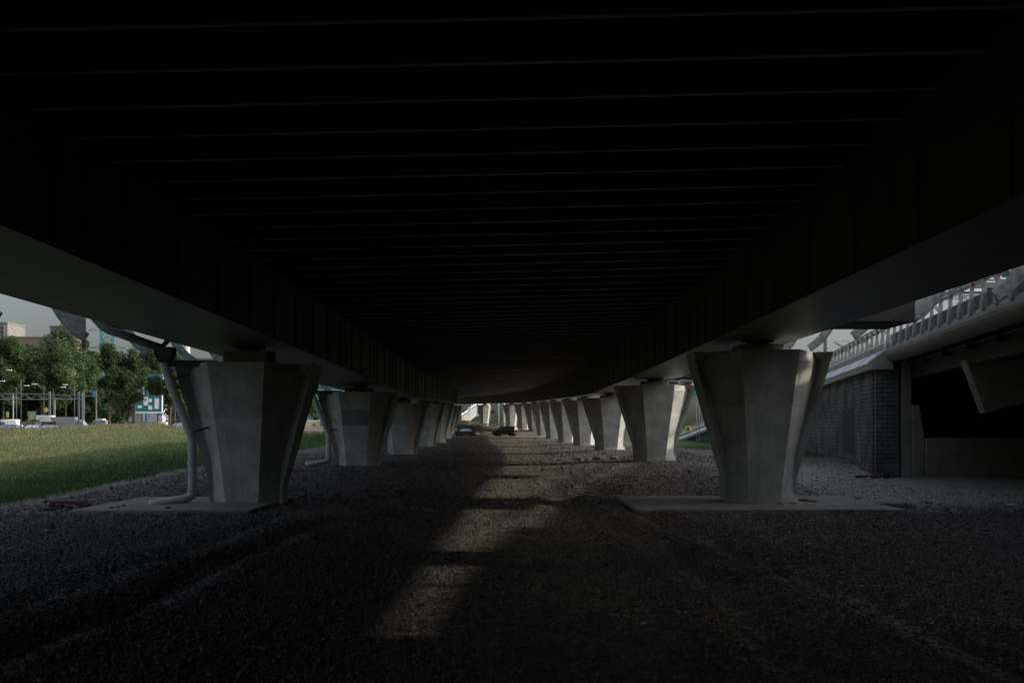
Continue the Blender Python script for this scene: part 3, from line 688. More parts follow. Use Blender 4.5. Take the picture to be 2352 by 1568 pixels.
# approach: parapet, sloping ledge (skylight painted into its white) and coping on the block wall
appr = thing('ramp_approach', 'sloping ramp approach with white ledge above the grey block wall', 'ramp', (0, 0, 0))
rloft(yr2, [(-.1, .02), (.25, .02), (.25, -.6), (-.1, -.30)], 'parapet', M('coping_concrete'), appr)
rloft(yr2, [(-.1, -.31), (.2, -.61), (.2, -1.2), (-.88, -1.02)], 'ledge', M('ledge_concrete'), appr)
rloft(yr2, [(-.90, -1.01), (-.7, -1.06), (-.45, -1.40), (-.90, -1.40)], 'coping', M('coping_concrete'), appr)
rloft(yr2, [(.26, -.02), (11, -.02), (11, -.9), (.26, -.9)], 'roadway', M('asphalt'), appr)
b = MB(); b.ext([(RX(YC) - 1.0, RZ(YC) - .95), (RX(YC) - .1, RZ(YC) - .26), (RX(YC) + .3, RZ(YC) + .02), (RX(YC) + .3, RZ(YC) - 1.42), (RX(YC) - 1.0, RZ(YC) - 1.42)], 'y', YC - .45, YC - .01); b.build('end_block', M('coping_concrete'), appr, bevel=.03)
for k in range(4):
    y = 60 + 6 * k; b = MB(); b.bar((RX(y) - .89, y, RZ(y) - 1.01), (RX(y) - .1, y, RZ(y) - .30), .03, .02); b.build('ledge_joint', M('dark_concrete'), appr)

# ------------------------------------------------------------------ block retaining wall (with uv = metres along, metres up)
wall = thing('retaining_wall', 'grey split block retaining wall with a darker repaint patch', 'retaining wall', (RX(56), 56, gz1(RX(56), 56)))
def wall_mesh():
    pts = [(RX(y) - .55, y) for y in yr2]; path = [(RX(56) + .75, 55.95), (RX(56) - .55, 55.95)] + pts[1:]
    s = [0.]
    for a, c in zip(path, path[1:]): s.append(s[-1] + math.hypot(c[0]-a[0], c[1]-a[1]))
    s = [q - s[1] for q in s]
    vs, uvs, fs = [], [], []
    L = wall.location
    for (x, y), u in zip(path, s):
        zt = RZ(max(y, 56)) - 1.39; zb = gz1(x, y) - .4
        for z in (zb, max(zt, zb + .02)): vs.append((x - L.x, y - L.y, z - L.z)); uvs.append((u, z))
    n = len(path)
    for i in range(n - 1): fs.append((2*i, 2*i+2, 2*i+3, 2*i+1))
    bk = len(vs)
    for (x, y), u in zip(path, s):                     # back face and top, so that the wall has its thickness
        zt = RZ(max(y, 56)) - 1.39; xx = x + .5 if y > 56 else x; yy = y if y > 56 else y + .55
        for z in (gz1(x, y) - .4, zt): vs.append((xx - L.x, yy - L.y, z - L.z)); uvs.append((u, z))
    for i in range(n - 1):
        fs.append((bk+2*i, bk+2*i+1, bk+2*i+3, bk+2*i+2)); fs.append((2*i+1, 2*i+3, bk+2*i+3, bk+2*i+1))
    me = bpy.data.meshes.new('block_face'); me.from_pydata(vs, [], fs); uvl = me.uv_layers.new(name='UVMap')
    for lp in me.loops: uvl.data[lp.index].uv = uvs[lp.vertex_index]
    me.materials.append(M('block_wall')); o = bpy.data.objects.new('block_face', me); COL.objects.link(o); o.parent = wall
wall_mesh()
def patch(y0, y1, z0, z1, mat, nm):                   # coat of paint on the wall face
    vs = []
    for y, z in ((y0, z0), (y1, z0 + .1), (y1 - .2, z1), (y0 + .3, z1 - .05)): vs.append((RX(y) - .556 - wall.location.x, y - wall.location.y, z - wall.location.z))
    b = MB(); b.add(vs, [(0, 1, 2, 3)]); o = b.build(nm, mat, wall, fix=False); sd = o.modifiers.new('thickness', 'SOLIDIFY'); sd.thickness = .004; sd.offset = 0
patch(62.3, 67.2, 1.3, 4.2, M('wall_patch'), 'paint_patch'); patch(65.2, 66.6, 4.2, 5.3, M('wall_patch'), 'paint_patch'); patch(60.5, 61.7, .9, 2.7, M('patch_paint'), 'paint_patch')

# ------------------------------------------------------------------ concrete abutment behind the corner
zg = gz1(24, 55)
ab = thing('bridge_abutment', 'dark concrete bridge abutment with sloped buttress right of the block wall', 'abutment', (24, 56, zg))
def abx(x): return x - 24
b = MB(); b.box((abx(22.15), .1, 3.2), (.5, .6, 6.9)); b.build('corner_post', M('old_concrete'), ab, bevel=.03)
b = MB(); b.loft([[(abx(22.42), y, z) for y, z in ((-.3, -.5), (.5, -.5), (.5, 4.15), (.1, 4.15))], [(abx(22.95), y, z) for y, z in ((-.9, -.5), (.5, -.5), (.5, 4.15), (.1, 4.15), )]]); 
b.v = []; b.f = []
b.loft([[(abx(22.42), -.45, -.5), (abx(23.05), -.45, -.5), (abx(23.05), .4, -.5), (abx(22.42), .4, -.5)], [(abx(22.42), -.45, 2.3), (abx(23.0), -.45, 2.3), (abx(23.0), .4, 2.3), (abx(22.42), .4, 2.3)], [(abx(22.42), -.3, 4.05), (abx(22.78), -.3, 4.05), (abx(22.78), .4, 4.05), (abx(22.42), .4, 4.05)]])
b.build('buttress', M('old_concrete'), ab, bevel=.02)
b = MB(); b.box((abx(29), -.1, .75), (11.9, 1.2, 2.9)); b.build('bench_wall', M('old_concrete'), ab, bevel=.03)
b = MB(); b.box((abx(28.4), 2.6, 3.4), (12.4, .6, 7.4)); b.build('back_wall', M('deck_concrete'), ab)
wg = thing('wing_wall', 'dark concrete wing wall closing the space under the ramp bridge', 'wall', (34, 30, 0))  # added wall, mostly out of view, stops sun entering under the ramp
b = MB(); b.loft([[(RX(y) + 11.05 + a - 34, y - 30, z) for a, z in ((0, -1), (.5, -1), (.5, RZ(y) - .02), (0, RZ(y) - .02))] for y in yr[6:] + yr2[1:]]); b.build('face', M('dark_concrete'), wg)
# hammerhead pier of the ramp
rp = thing('ramp_pier', 'dim concrete hammerhead pier under the ramp bridge at the right edge', 'bridge pier', (25.0, 45, gz1(25, 45)))
b = MB(); zc = -gz1(25, 45)
b.ext([(-4.6, 5.9 + zc), (-3.75, 3.62 + zc), (.9, 4.75 + zc), (3.2, 4.75 + zc), (5.0, 5.9 + zc), (5.0, 6.0 + zc), (-4.6, 6.0 + zc)], 'y', -.3, .3); b.build('cap', M('old_concrete'), rp, bevel=.04)
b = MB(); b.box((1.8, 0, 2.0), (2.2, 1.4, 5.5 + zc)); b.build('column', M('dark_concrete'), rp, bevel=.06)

# ------------------------------------------------------------------ guard rail along the ramp edge
gr_ = thing('guardrail', 'grey steel guardrail with flared posts and red reflectors along the ramp edge', 'guardrail', (RX(56), 56, RZ(56)))
L0 = gr_.location
def lp(x, y, z): return (x - L0.x, y - L0.y, z - L0.z)
pm = MB()
pm.loft([[(x * w, y * w2, z) for x, y in ((-1,-1),(1,-1),(1,1),(-1,1))] for w, w2, z in ((.13, .15, -.25), (.13, .15, 0), (.10, .09, .28), (.068, .06, .52), (.068, .06, 1.18))])
for zz in (.12, .28): pm.box((0, -.165 if zz < .2 else -.12, zz), (.05, .03, .05))
post0 = pm.build('post', M('rail_steel'), None)
for k in range(96):
    y = 32 + 1.55 * k; o = post0 if k == 0 else post0.copy()
    if k: COL.objects.link(o)
    o.parent = gr_; o.location = lp(RX(y), y, RZ(y)); o.rotation_euler.z = -math.atan2(RX(y + 1) - RX(y - 1), 2)
ys_all = list(np.arange(-20, 184, 3.))
for (p, q, w, h_) in ((.0, 1.10, .11, .09), (.06, .94, .08, .12)):
    b = MB(); b.loft([[lp(RX(y) + p + a*w, y, RZ(y) + q + c*h_) for a, c in ((-.5,-.5),(.5,-.5),(.5,.5),(-.5,.5))] for y in ys_all if y > 28]); b.build('rail', M('rail_steel'), gr_)
b = MB(); b.loft([[lp(RX(y) + .12 + a, y, RZ(y) + c) for a, c in ((-.02, -.2), (.02, -.2), (.02, .46), (-.02, .46))] for y in ys_all if y < 58]); b.build('kick_plate', M('kick_steel'), gr_)
b = MB(); b.loft([[lp(RX(y) + .2 + a, y, RZ(y) + c) for a, c in ((-.03, 0), (.03, 0), (.03, float(np.interp(y, [12, 19, 23, 31], [1.2, 1.12, .98, .9]))), (-.03, float(np.interp(y, [12, 19, 23, 31], [1.2, 1.12, .98, .9]))))] for y in ys_all if y < 31]); b.build('solid_panel', M('rail_steel'), gr_)  # added out of view; its height trims the edge of the sunlit strip
rb_ = MB(); rb_.box((0, 0, 0), (.12, .05, .17)); refl0 = rb_.build('reflector', M('red_plastic'), None)
for k in range(30):
    y = 33.4 + 3.1 * k; o = refl0 if k == 0 else refl0.copy()
    if k: COL.objects.link(o)
    o.parent = gr_; o.location = lp(RX(y) + .02, y, RZ(y) + .86)

# ------------------------------------------------------------------ noise barrier with arched ribs on the far side of the ramp
nb = thing('noise_barrier', 'arched steel noise barrier ribs and pale panels beyond the ramp roadway', 'noise barrier', (RX(80) + 11, 80, RZ(80)))
NL = nb.location
ARC = bez((0, -.1), (.3, 4.4), (-3.6, 6.4), 10)
for k in range(16):
    y = 50 + 7.5 * k; b = MB(); rings = []
    for i, (a, z) in enumerate(ARC):
        w = .17 - .008 * i
        j0, j1 = ARC[max(i-1, 0)], ARC[min(i+1, 9)]; tx, tz = j1[0]-j0[0], j1[1]-j0[1]; q = math.hypot(tx, tz)
        rings.append([(RX(y) + 11 + a + s*tz/q*w - NL.x, y + e - NL.y, RZ(y) + z - s*tx/q*w - NL.z) for s, e in ((-1,-.09),(1,-.09),(1,.09),(-1,.09))])
    b.loft(rings); b.build('rib', M('rib_steel'), nb)
b = MB(); b.loft([[(RX(y) + 11.2 + a - NL.x, y - NL.y, RZ(y) + c - NL.z) for a, c in ((0, -.3), (.12, -.3), (.12, 1.25), (0, 1.25))] for y in np.arange(50, 176, 4.)]); b.build('panel', mk('barrier_panel', (.42, .36, .35), (.34, .29, .285), 1.2, .8, .1, 8), nb)
for z0, a0 in ((3.4, -.15), (5.6, -2.0)):
    b = MB(); b.tube([(RX(y) + 11 + a0 - NL.x, y - NL.y, RZ(y) + z0 - NL.z) for y in np.arange(50, 165, 4.)], .05, 6); b.build('purlin', M('rib_steel'), nb)

# ------------------------------------------------------------------ signs above and beyond the ramp
def post(b, x, y, z0, z1, r=.06): b.tube([(x, y, z0), (x, y, z1)], r, 8)
# board with writing, standing on the far side of the roadway
d = 66; xb, zb_, zt_ = xat(2217, d), zat(718, d), zat(674, d)
t = thing('road_sign', 'white board with black Cyrillic lettering behind the ramp guardrail', 'road sign', (xb, d, RZ(d)), 0)
w = 3.1; hz = zt_ - zb_
b = MB(); b.box((0, 0, (zb_ + zt_) / 2 - RZ(d)), (w, .06, hz)); b.build('board', M('sign_white'), t)
b = MB(); b.box((0, -.01, zt_ - RZ(d) + .07), (w + .25, .1, .12)); b.build('top_frame', M('dark_steel'), t)
b = MB(); post(b, -1.2, .12, 0, zb_ - RZ(d)); post(b, 1.2, .12, 0, zb_ - RZ(d)); b.build('post', M('galvanised'), t)
text('lettering', '\u0410\u0412\u0422\u041e\u041c\u041e\u0411\u0418\u041b\u0418', .43, M('sign_black'), t, (.02, -.036, zt_ - RZ(d) - .28), ext=.002)
text('lettering', '3-\u0439', .40, M('sign_black'), t, (-.35, -.036, zt_ - RZ(d) - .78), ext=.002)
# green overhead sign with a down arrow, hanging from a gantry
d = 58; t2 = thing('overhead_sign', 'dark green overhead sign with a white down arrow at far right', 'road sign', (xat(2320, d), d, zat(637, d)), 0)
hh = zat(600, d) - zat(637, d)
b = MB(); b.box((0, 0, hh / 2), (.95, .06, hh)); b.build('board', M('sign_green'), t2)
b = MB(); b.box((0, -.033, hh * .62), (.07, .012, .42)); b.bar((0, -.033, hh*.27), (-.2, -.033, hh*.27 + .22), .012, .07, up=(0, 1, 0)); b.bar((0, -.033, hh*.27), (.2, -.033, hh*.27 + .22), .012, .07, up=(0, 1, 0)); b.build('arrow', M('yellow_sign') if False else M('sign_white'), t2)
b = MB(); b.box((0, 0, hh + .06), (1.0, .08, .10)); b.build('white_bar', M('sign_white'), t2)
b = MB(); b.box((.1, 0, hh + .5), (1.0, .06, .7)); b.build('upper_board', M('teal_paint'), t2)
gt = thing('sign_gantry', 'grey steel gantry with two horizontal beams behind the ramp guardrail', 'gantry', (xat(2250, 60), 60, RZ(60)), 0)
b = MB(); z0 = zat(655, 60) - RZ(60); b.box((1.5, 0, z0), (9, .25, .34)); b.build('beam', M('galvanised'), gt)
b = MB(); b.box((1.5, 0, zat(643, 60) - RZ(60)), (9, .12, .10)); b.build('beam', M('galvanised'), gt)
b = MB(); b.box((.75, .3, z0 / 2), (.42, .3, z0)); b.build('column', M('galvanised'), gt)
# big lamp column beside the nearest right pier
d = 88; lx, lz = xat(1897, d), RZ(88)
lc = thing('lamp_column', 'thick grey lamp column behind the nearest right pier', 'lamp post', (lx, d, lz - 1))
b = MB(); b.tube([(0, 0, 0), (0, 0, 6), (0, 0, 12)], [.26, .2, .14], 10); b.build('pole', M('rib_steel'), lc, smooth=True)
b = MB(); b.bar((0, 0, 11.9), (-1.6, 0, 12.3), .09, .09); b.build('arm', M('rib_steel'), lc)
b = MB(); b.box((-1.9, 0, 12.32), (.7, .25, .1)); b.build('lamp_head', M('lamp_white'), lc, bevel=.03)
d = 98; sp = thing('street_lamp', 'slim lamp with a short arm seen through the barrier arches', 'street lamp', (xat(1950, d), d, RZ(98) - .5))
b = MB(); b.tube([(0, 0, 0), (0, 0, zat(785, d) - RZ(98) + .5)], .05, 8); b.build('pole', M('rib_steel'), sp)
b = MB(); zz = zat(785, d) - RZ(98) + .5; b.bar((0, 0, zz), (-.9, 0, zz + .15), .05, .05); b.build('arm', M('rib_steel'), sp); b = MB(); b.box((-1.1, 0, zz + .17), (.5, .2, .1)); b.build('lamp_head', M('lamp_white'), sp)
# warning triangle, blue sign and yellow chevron between the right piers
d = 128; ws = thing('warning_sign', 'white warning triangle with red border above the second right pier', 'road sign', (xat(1600, d), d, gz1(xat(1600, d), d)))
zb2 = zat(887, d) - ws.location.z; s_ = 1.9
b = MB(); b.ext([(-s_/2, zb2), (s_/2, zb2), (0, zb2 + s_*.87)], 'y', -.03, .0); b.build('border', M('sign_red'), ws)
b = MB(); b.ext([(-s_/2 + .28, zb2 + .15), (s_/2 - .28, zb2 + .15), (0, zb2 + s_*.87 - .30)], 'y', -.045, -.031); b.build('face', M('sign_white'), ws)
b = MB(); b.tube([(-.25, -.06, zb2 + .2), (-.2, -.06, zb2 + .6), (.05, -.06, zb2 + .85), (.12, -.06, zb2 + 1.0)], .05, 6); b.build('symbol', M('sign_black'), ws)
b = MB(); post(b, 0, .06, 0, zb2 + 1, .05); b.build('post', M('galvanised'), ws)
d = 131; bs = thing('direction_sign', 'blue sign ending in a zero between the two nearest right piers', 'road sign', (xat(1597, d), d, gz1(xat(1597, d), d)))
zb3, zt3 = zat(911, d) - bs.location.z, zat(889, d) - bs.location.z
b = MB(); b.box((0, 0, (zb3 + zt3) / 2), (1.5, .06, zt3 - zb3)); b.build('board', M('sign_blue'), bs)
b = MB(); b.box((0, 0, zb3 - .22), (1.5, .06, .38)); b.build('lower_board', M('galvanised'), bs)
text('lettering', '0', .85, M('sign_white'), bs, (.32, -.04, (zb3 + zt3) / 2), ext=.003)
b = MB(); post(b, .55, .1, 0, zt3, .06); b.build('post', M('galvanised'), bs)
d = 150; ys = thing('chevron_sign', 'yellow bordered sign with a red arrow by the ramp foot', 'road sign', (xat(1583, d), d, gz1(xat(1583, d), d)))
zc_ = zat(985, d) - ys.location.z
b = MB(); b.box((0, 0, zc_), (1.1, .04, 1.0)); b.build('border', M('lime_sign'), ys)
b = MB(); b.box((0, -.026, zc_), (.74, .008, .58)); b.build('face', M('sign_white'), ys)
b = MB(); b.ext([(-.35, zc_ - .27), (-.05, zc_ - .27), (.16, zc_), (-.05, zc_ + .27), (-.35, zc_ + .27)], 'y', -.04, -.032); b.build('arrow', M('tail_red'), ys)
b = MB(); b.ext([(.37, zc_ - .29), (.37, zc_ - .1), (.24, zc_ - .29)], 'y', -.04, -.032); b.ext([(.37, zc_ + .29), (.37, zc_ + .1), (.24, zc_ + .29)], 'y', -.04, -.032); b.build('corner_mark', M('tail_red'), ys)
b = MB(); post(b, 0, .08, min(0, zc_ - 1), zc_, .04); b.build('post', M('galvanised'), ys)
# overpass that crosses far behind the ramp
d = 235; op = thing('distant_overpass', 'distant grey overpass with dark girders above the second right pier', 'overpass', (xat(1570, d), d, gz1(xat(1570, d), d)))
z1, z2 = zat(886, d) - op.location.z, zat(850, d) - op.location.z
b = MB(); b.box((3, 0, z1 + .5), (60, 8, .9)); b.build('girder', M('dark_steel'), op)
b = MB(); b.box((3, 0, z1 + 1.7), (60, 9.5, .35)); b.build('deck', M('coping_concrete'), op)
b = MB()
for k in range(40): b.box((-26 + 1.5 * k, -4.7, z1 + 2.5), (.12, .1, 1.3))
b.box((3, -4.7, z1 + 3.2), (60, .12, .12)); b.build('railing', M('rib_steel'), op)
for xx in (-14, 6, 26): b = MB(); b.lathe([(.8, 0), (.8, z1)], (xx, 0, 0), 12); b.build('column', M('old_concrete'), op, smooth=False)
# ------------------------------------------------------------------ vehicles
def wheel_parts(t, x, y, r=.33, w=.2):
    b = MB(); b.lathe([(r*.6, -w/2), (r*.93, -w/2), (r, -w*.36), (r, w*.36), (r*.93, w/2), (r*.6, w/2)], (0, 0, 0), 18, 'y'); ty = b.build('wheel', M('rubber'), t, loc=(x, y, r))
    b = MB(); sg = 1 if y > 0 else -1; b.lathe([(0, -w*.40), (r*.62, -w*.40), (r*.62, w*.40), (r*.5, w*.43), (r*.16, w*.36), (0, w*.40)], (0, 0, 0), 18, 'y'); b.build('rim', M('rim_metal'), ty)
def car(name, label, cat, loc, rz, paintm, L=4.6, Wd=1.8, H=1.46, style='sedan', group=None):
    """x forward; the body is lofted across its width from a side profile, so it has tumblehome and rounded shoulders"""
    t = thing(name, label, cat, loc, rz, group); h = L / 2
    if style == 'sedan':
        low = [(-h, .35), (-h+.02, .62), (-h+.12, .92), (-h+.75, 1.0), (h-1.45, .97), (h-.55, .82), (h-.08, .66), (h, .45), (h-.05, .27), (-h+.1, .27)]
        cabin = [(-h+.55, .95), (-h+1.25, H-.06), (-h+1.65, H), (h-2.1, H), (h-1.85, H-.05), (h-1.05, .93)]
    elif style == 'suv':
        low = [(-h, .45), (-h+.02, .95), (-h+.06, 1.12), (h-1.35, 1.12), (h-1.2, 1.08), (h-.25, .98), (h-.03, .8), (h, .5), (h-.1, .36), (-h+.1, .36)]
        cabin = [(-h+.06, 1.08), (-h+.22, H-.1), (-h+.45, H), (h-2.0, H), (h-1.75, H-.06), (h-1.1, 1.08)]
    else:  # wagon
        low = [(-h, .36), (-h+.02, .7), (-h+.08, .95), (h-1.4, .95), (h-.5, .82), (h-.08, .66), (h, .45), (h-.05, .27), (-h+.1, .27)]
        cabin = [(-h+.08, .93), (-h+.5, H-.08), (-h+.8, H), (h-2.1, H), (h-1.85, H-.05), (h-1.0, .9)]
    wb_f, wb_r = h - .88, -h + .95
    b = MB(); rings = []
    for f, sc in ((-1, .93), (-.93, .985), (-.8, 1), (.8, 1), (.93, .985), (1, .93)):
        rings.append([(x * (1 if abs(f) < .9 else .985), f * Wd / 2, .6 + (z - .6) * sc) for x, z in low])
    b.loft(rings); b.build('body', paintm, t, bevel=.03)
    zb = cabin[0][1]
    b = MB(); rings = []
    for f in (-1, -.5, .5, 1):
        rings.append([(x, f * Wd / 2 * (.95 if z <= zb + .02 else .80), z) for x, z in cabin])
    b.loft(rings); b.build('windows', M('car_glass'), t)
    b = MB(); top = cabin[1:-1]                                   # roof skin and pillars, a little proud of the glass
    rings = [[(x, f * Wd / 2 * .812, z + .012 + (.0 if abs(f) > .9 else .012)) for x, z in top] + [(x, f * Wd/2 * .812, z - .04) for x, z in top[::-1]] for f in (-1, -.8, .8, 1)]
    b.loft(rings)
    for s in (-1, 1):
        for (xa, za), (xb, zb2) in ((cabin[0], cabin[1]), (cabin[-1], cabin[-2])):
            b.bar((xa, s*Wd/2*.955, za), (xb, s*Wd/2*.805, zb2), .09, .09)
        for xm in ((cabin[2][0] + cabin[3][0]) / 2 + .1, cabin[2][0] + .1 if style != 'sedan' else cabin[2][0] - .05):
            b.bar((xm - .05, s*Wd/2*.955, zb), (xm, s*Wd/2*.805, H - .03), .07, .05)
    b.build('roof', paintm, t)
    for x in (wb_f, wb_r):
        for s in (-1, 1):
            wheel_parts(t, x, s * (Wd/2 - .10), .34 if style != 'suv' else .39)
            b = MB(); rr = (.34 if style != 'suv' else .39) + .06
            b.ext([(x + rr*math.cos(a), .33 + rr*math.sin(a)) for a in [math.pi*k/10 for k in range(11)]], 'y', s*(Wd/2 - .02) - .03, s*(Wd/2 - .02) + .022); b.build('wheel_arch', M('dark_plastic'), t)
    zl = low[2][1] - .17 if style != 'suv' else .95
    for s in (-1, 1):
        b = MB(); b.box((-h + .09, s * (Wd/2 - (.24 if style != 'suv' else .12)), zl), (.22, .46 if style != 'suv' else .2, .15 if style != 'suv' else .32)); b.build('taillight', M('tail_red'), t, bevel=.02)
        b = MB(); b.box((h - .16, s * (Wd/2 - .26), .66 if style != 'suv' else .85), (.26, .42, .15)); b.build('headlight', M('lamp_white'), t, bevel=.02)
        b = MB(); b.box((h - 1.35, s * (Wd/2 + .06), zb + .06), (.12, .2, .13)); b.build('mirror', paintm, t, bevel=.02)
    b = MB(); b.box((-h - .005, 0, low[0][1] + .17), (.06, .52, .12)); b.build('number_plate', M('sign_white'), t)
    b = MB(); b.box((-h + .06, 0, low[0][1] + .02), (.2, Wd * .9, .14)); b.box((h - .1, 0, low[-2][1] + .1), (.2, Wd * .88, .14)); b.build('bumper', M('silver_paint') if style == 'sedan' else M('dark_plastic'), t, bevel=.03)
    if style == 'suv':
        b = MB(); b.lathe([(.0, -.09), (.33, -.09), (.36, 0), (.33, .09), (0, .09)], (-h - .09, .1, .95), 18, 'x'); b.build('spare_wheel', M('dark_plastic'), t)
        b = MB(); b.bar((-h + .05, 0, 1.16), (-h + .2, 0, 1.72), .02, Wd*.74, up=(0, 1, 0)); b.v = []; b.f = []
        b.loft([[(-h + .03, f*Wd*.40, 1.16), (-h + .17, f*Wd*.36, H - .12), (-h + .21, f*Wd*.36, H - .12), (-h + .07, f*Wd*.40, 1.16)] for f in (-1, 1)]); b.build('rear_window', M('silver_paint'), t)
        for s in (-1, 1): b = MB(); b.bar((-h + .5, s*.6, H + .05), (h - 2.1, s*.6, H + .05), .05, .05); b.build('roof_rail', M('silver_paint'), t)
    return t
YCAR = 191
zc = lambda x, y: gz1(x, y) + .02
car('sedan_car', 'dark sedan with red tail lamp parked under the flyover, left of the dark off-road car', 'car', (xat(1071, 193), 193, zc(xat(1071, 193), 193)), R(158), M('navy_paint'), 4.75, 1.82, 1.48, 'sedan')
car('off_road_car', 'dark off-road car with spare wheel cover parked under the flyover, right of the sedan', 'car', (xat(1160, 190), 190, zc(xat(1160, 190), 190)), R(156), M('black_paint'), 4.85, 1.88, 1.86, 'suv')
def road_car(name, px, d, rz, label, pm, style, L=4.5, H=1.47):
    x = xat(px, d); return car(name, label, 'car', (x, d, gz1(x, d) + .04), R(rz), pm, L, 1.78, H, style, 'cars on the road beyond the field')
road_car('estate_car', 14, 169, 176, 'dark estate car at the far left end of the road', M('navy_paint'), 'wagon', 4.8, 1.5)
road_car('hatchback_car', 64, 170.5, 215, 'dark hatchback with silver tail on the road under the crossing sign', M('black_paint'), 'wagon', 4.1)
road_car('estate_car', 107, 170, 200, 'dark estate car with red lamps in front of the white lorry', M('navy_paint'), 'wagon', 4.7)
road_car('saloon_car', 278, 176, 185, 'silver saloon car between two dark tree trunks', M('silver_paint'), 'sedan')
road_car('saloon_car', 414, 163, 160, 'white saloon car close to the nearest downpipe', M('white_paint'), 'sedan', 4.3)
road_car('off_road_car', 409, 173, 170, 'dark tall car behind the white saloon by the downpipe', M('black_paint'), 'suv', 4.5, 1.8)
road_car('saloon_car', 712, 196, 170, 'white car seen above the beige van', M('white_paint'), 'wagon', 4.3)
road_car('saloon_car', 462, 175, 190, 'dark red car behind the nearest left pier', M('rubble_brick') if False else M('navy_paint'), 'sedan', 4.4)
def van(name, label, loc, rz, pm, L, Wd, H, cat='van', roofbox=False, window=True):
    t = thing(name, label, cat, loc, rz, None); h = L/2
    prof = [(-h, .4), (-h, H-.1), (-h+.15, H), (h-1.7, H), (h-1.45, H-.06), (h-.75, H*.58), (h-.08, H*.47), (h, .5), (h-.1, .35), (-h+.1, .35)]
    b = MB(); b.loft([[(x, f*Wd/2, .5 + (z-.5)*sc) for x, z in prof] for f, sc in ((-1, .97), (-.9, 1), (.9, 1), (1, .97))]); b.build('body', pm, t, bevel=.04)
    for s in (-1, 1):
        b = MB(); b.ext([(h-1.75, H*.60), (h-.95, H*.60), (h-1.45, H*.9), (h-1.75, H*.9)], 'y', s*Wd/2 - .03, s*Wd/2 + .012); b.build('side_window', M('car_glass'), t)
        b = MB(); b.box((-h, s*(Wd/2-.12), .95), (.08, .14, .35)); b.build('taillight', M('tail_red'), t)
    b = MB(); b.bar((h-.72, 0, H*.61), (h-1.40, 0, H*.93), Wd*.84, .05, up=(0, 1, 0)); b.v = []; b.f = []
    b.loft([[(h-.72, f*Wd*.42, H*.6), (h-1.38, f*Wd*.42, H*.93), (h-1.36, f*Wd*.42, H*.95), (h-.69, f*Wd*.42, H*.62)] for f in (-1, 1)]); b.build('windscreen', M('car_glass'), t)
    for x in (h-.95, -h+1.05):
        for s in (-1, 1): wheel_parts(t, x, s*(Wd/2-.12), .35)
    if roofbox: b = MB(); b.box((h-2.3, 0, H + .12), (1.2, 1.1, .24)); b.build('roof_unit', M('white_paint'), t, bevel=.05)
    if window:
        for s in (-1, 1): b = MB(); b.box((-h + L*.55 , s*(Wd/2 + .006), H*.68), (.5, .02, .42)); b.build('side_hatch', M('car_glass'), t)
    b = MB(); b.box((0, 0, .42), (L*.8, Wd + .03, .06)); b.build('side_trim', M('dark_plastic'), t)
    return t
def lorry(name, label, loc, rz, cabm, boxm, L, Wd, H, fairing):
    t = thing(name, label, 'lorry', loc, rz); h = L/2
    b = MB(); b.box((-1.0, 0, (H + .9)/2), (L-2.2, Wd, H-.9)); b.build('cargo_box', boxm, t, bevel=.03)
    hc = H * .72; b = MB(); b.ext([(h-2.0, .5), (h-2.0, hc+.3), (h-1.2, hc+.3), (h-.35, hc*.62), (h, hc*.5), (h, .5)], 'y', -Wd/2*.94, Wd/2*.94); b.build('cab', cabm, t, bevel=.06)
    if fairing: b = MB(); b.ext([(h-2.0, hc+.31), (h-2.0, H+.05), (h-.6, H+.05), (h-.2, H-.35), (h-.3, H-.75), (h-.9, hc+.31)], 'y', -Wd/2*.94, Wd/2*.94); b.build('fairing', cabm, t, bevel=.08)
    for s in (-1, 1): b = MB(); b.ext([(h-1.85, hc*.66), (h-.75, hc*.66), (h-1.2, hc+.1), (h-1.85, hc+.1)], 'y', s*Wd/2*.94-.02, s*Wd/2*.94+.012); b.build('side_window', M('car_glass'), t)
    for x in (h-.95, -h+1.3, -h+2.4):
        for s in (-1, 1): wheel_parts(t, x, s*(Wd/2-.18), .46, .3)
    b = MB(); b.box((-.2, 0, .78), (L-1, Wd*.7, .2)); b.build('chassis', M('dark_plastic'), t)
    return t
x = xat(84, 177); z = gz1(x, 177); t = thing('white_lorry', 'white lorry cab with tall roof fairing under the yellow diamond sign', 'lorry', (x, 177, z))
zo = zat(987.5, 177) - z
prof = [(0, -.55), (0, .75), (.12, .95), (.46, 1.22), (.62, 1.5), (.6, 1.75), (.40, 1.98), (.28, 2.2), (.3, 2.5), (.5, 2.62), (2.83, 2.62), (2.83, -.55)]
b = MB(); b.ext([(q, w + zo) for q, w in prof], 'y', -1.2, 1.2); b.build('cab', M('white_paint'), t, bevel=.05)
for s_ in (-1, 1):
    b = MB(); b.ext([(.62, 1.22 + zo), (1.25, 1.22 + zo), (1.25, 1.85 + zo), (.72, 1.85 + zo)], 'y', s_*1.2 - .02, s_*1.2 + .012); b.build('side_window', M('car_glass'), t)
    b = MB(); b.box((1.45, s_*1.206, 2.2 + zo), (.9, .02, .16)); b.build('fairing_stripe', M('silver_paint'), t)
    b = MB(); b.box((.35, s_*1.28, 1.55 + zo), (.1, .12, .42)); b.build('mirror', M('dark_plastic'), t)
b = MB(); b.loft([[(.44, f*1.02, 1.24 + zo), (.585, f*1.02, 1.5 + zo), (.565, f*1.02, 1.76 + zo), (.55, f*1.02, 1.76 + zo), (.565, f*1.02, 1.5 + zo), (.42, f*1.02, 1.26 + zo)] for f in (-1, 1)]); b.build('windscreen', M('car_glass'), t)
b = MB(); b.box((2.9, -1.35, 1.15 + zo), (2.6, .5, .75)); b.box((2.9, 0, .25 + zo), (3.2, 2.2, .3)); b.build('flatbed', M('bark'), t)
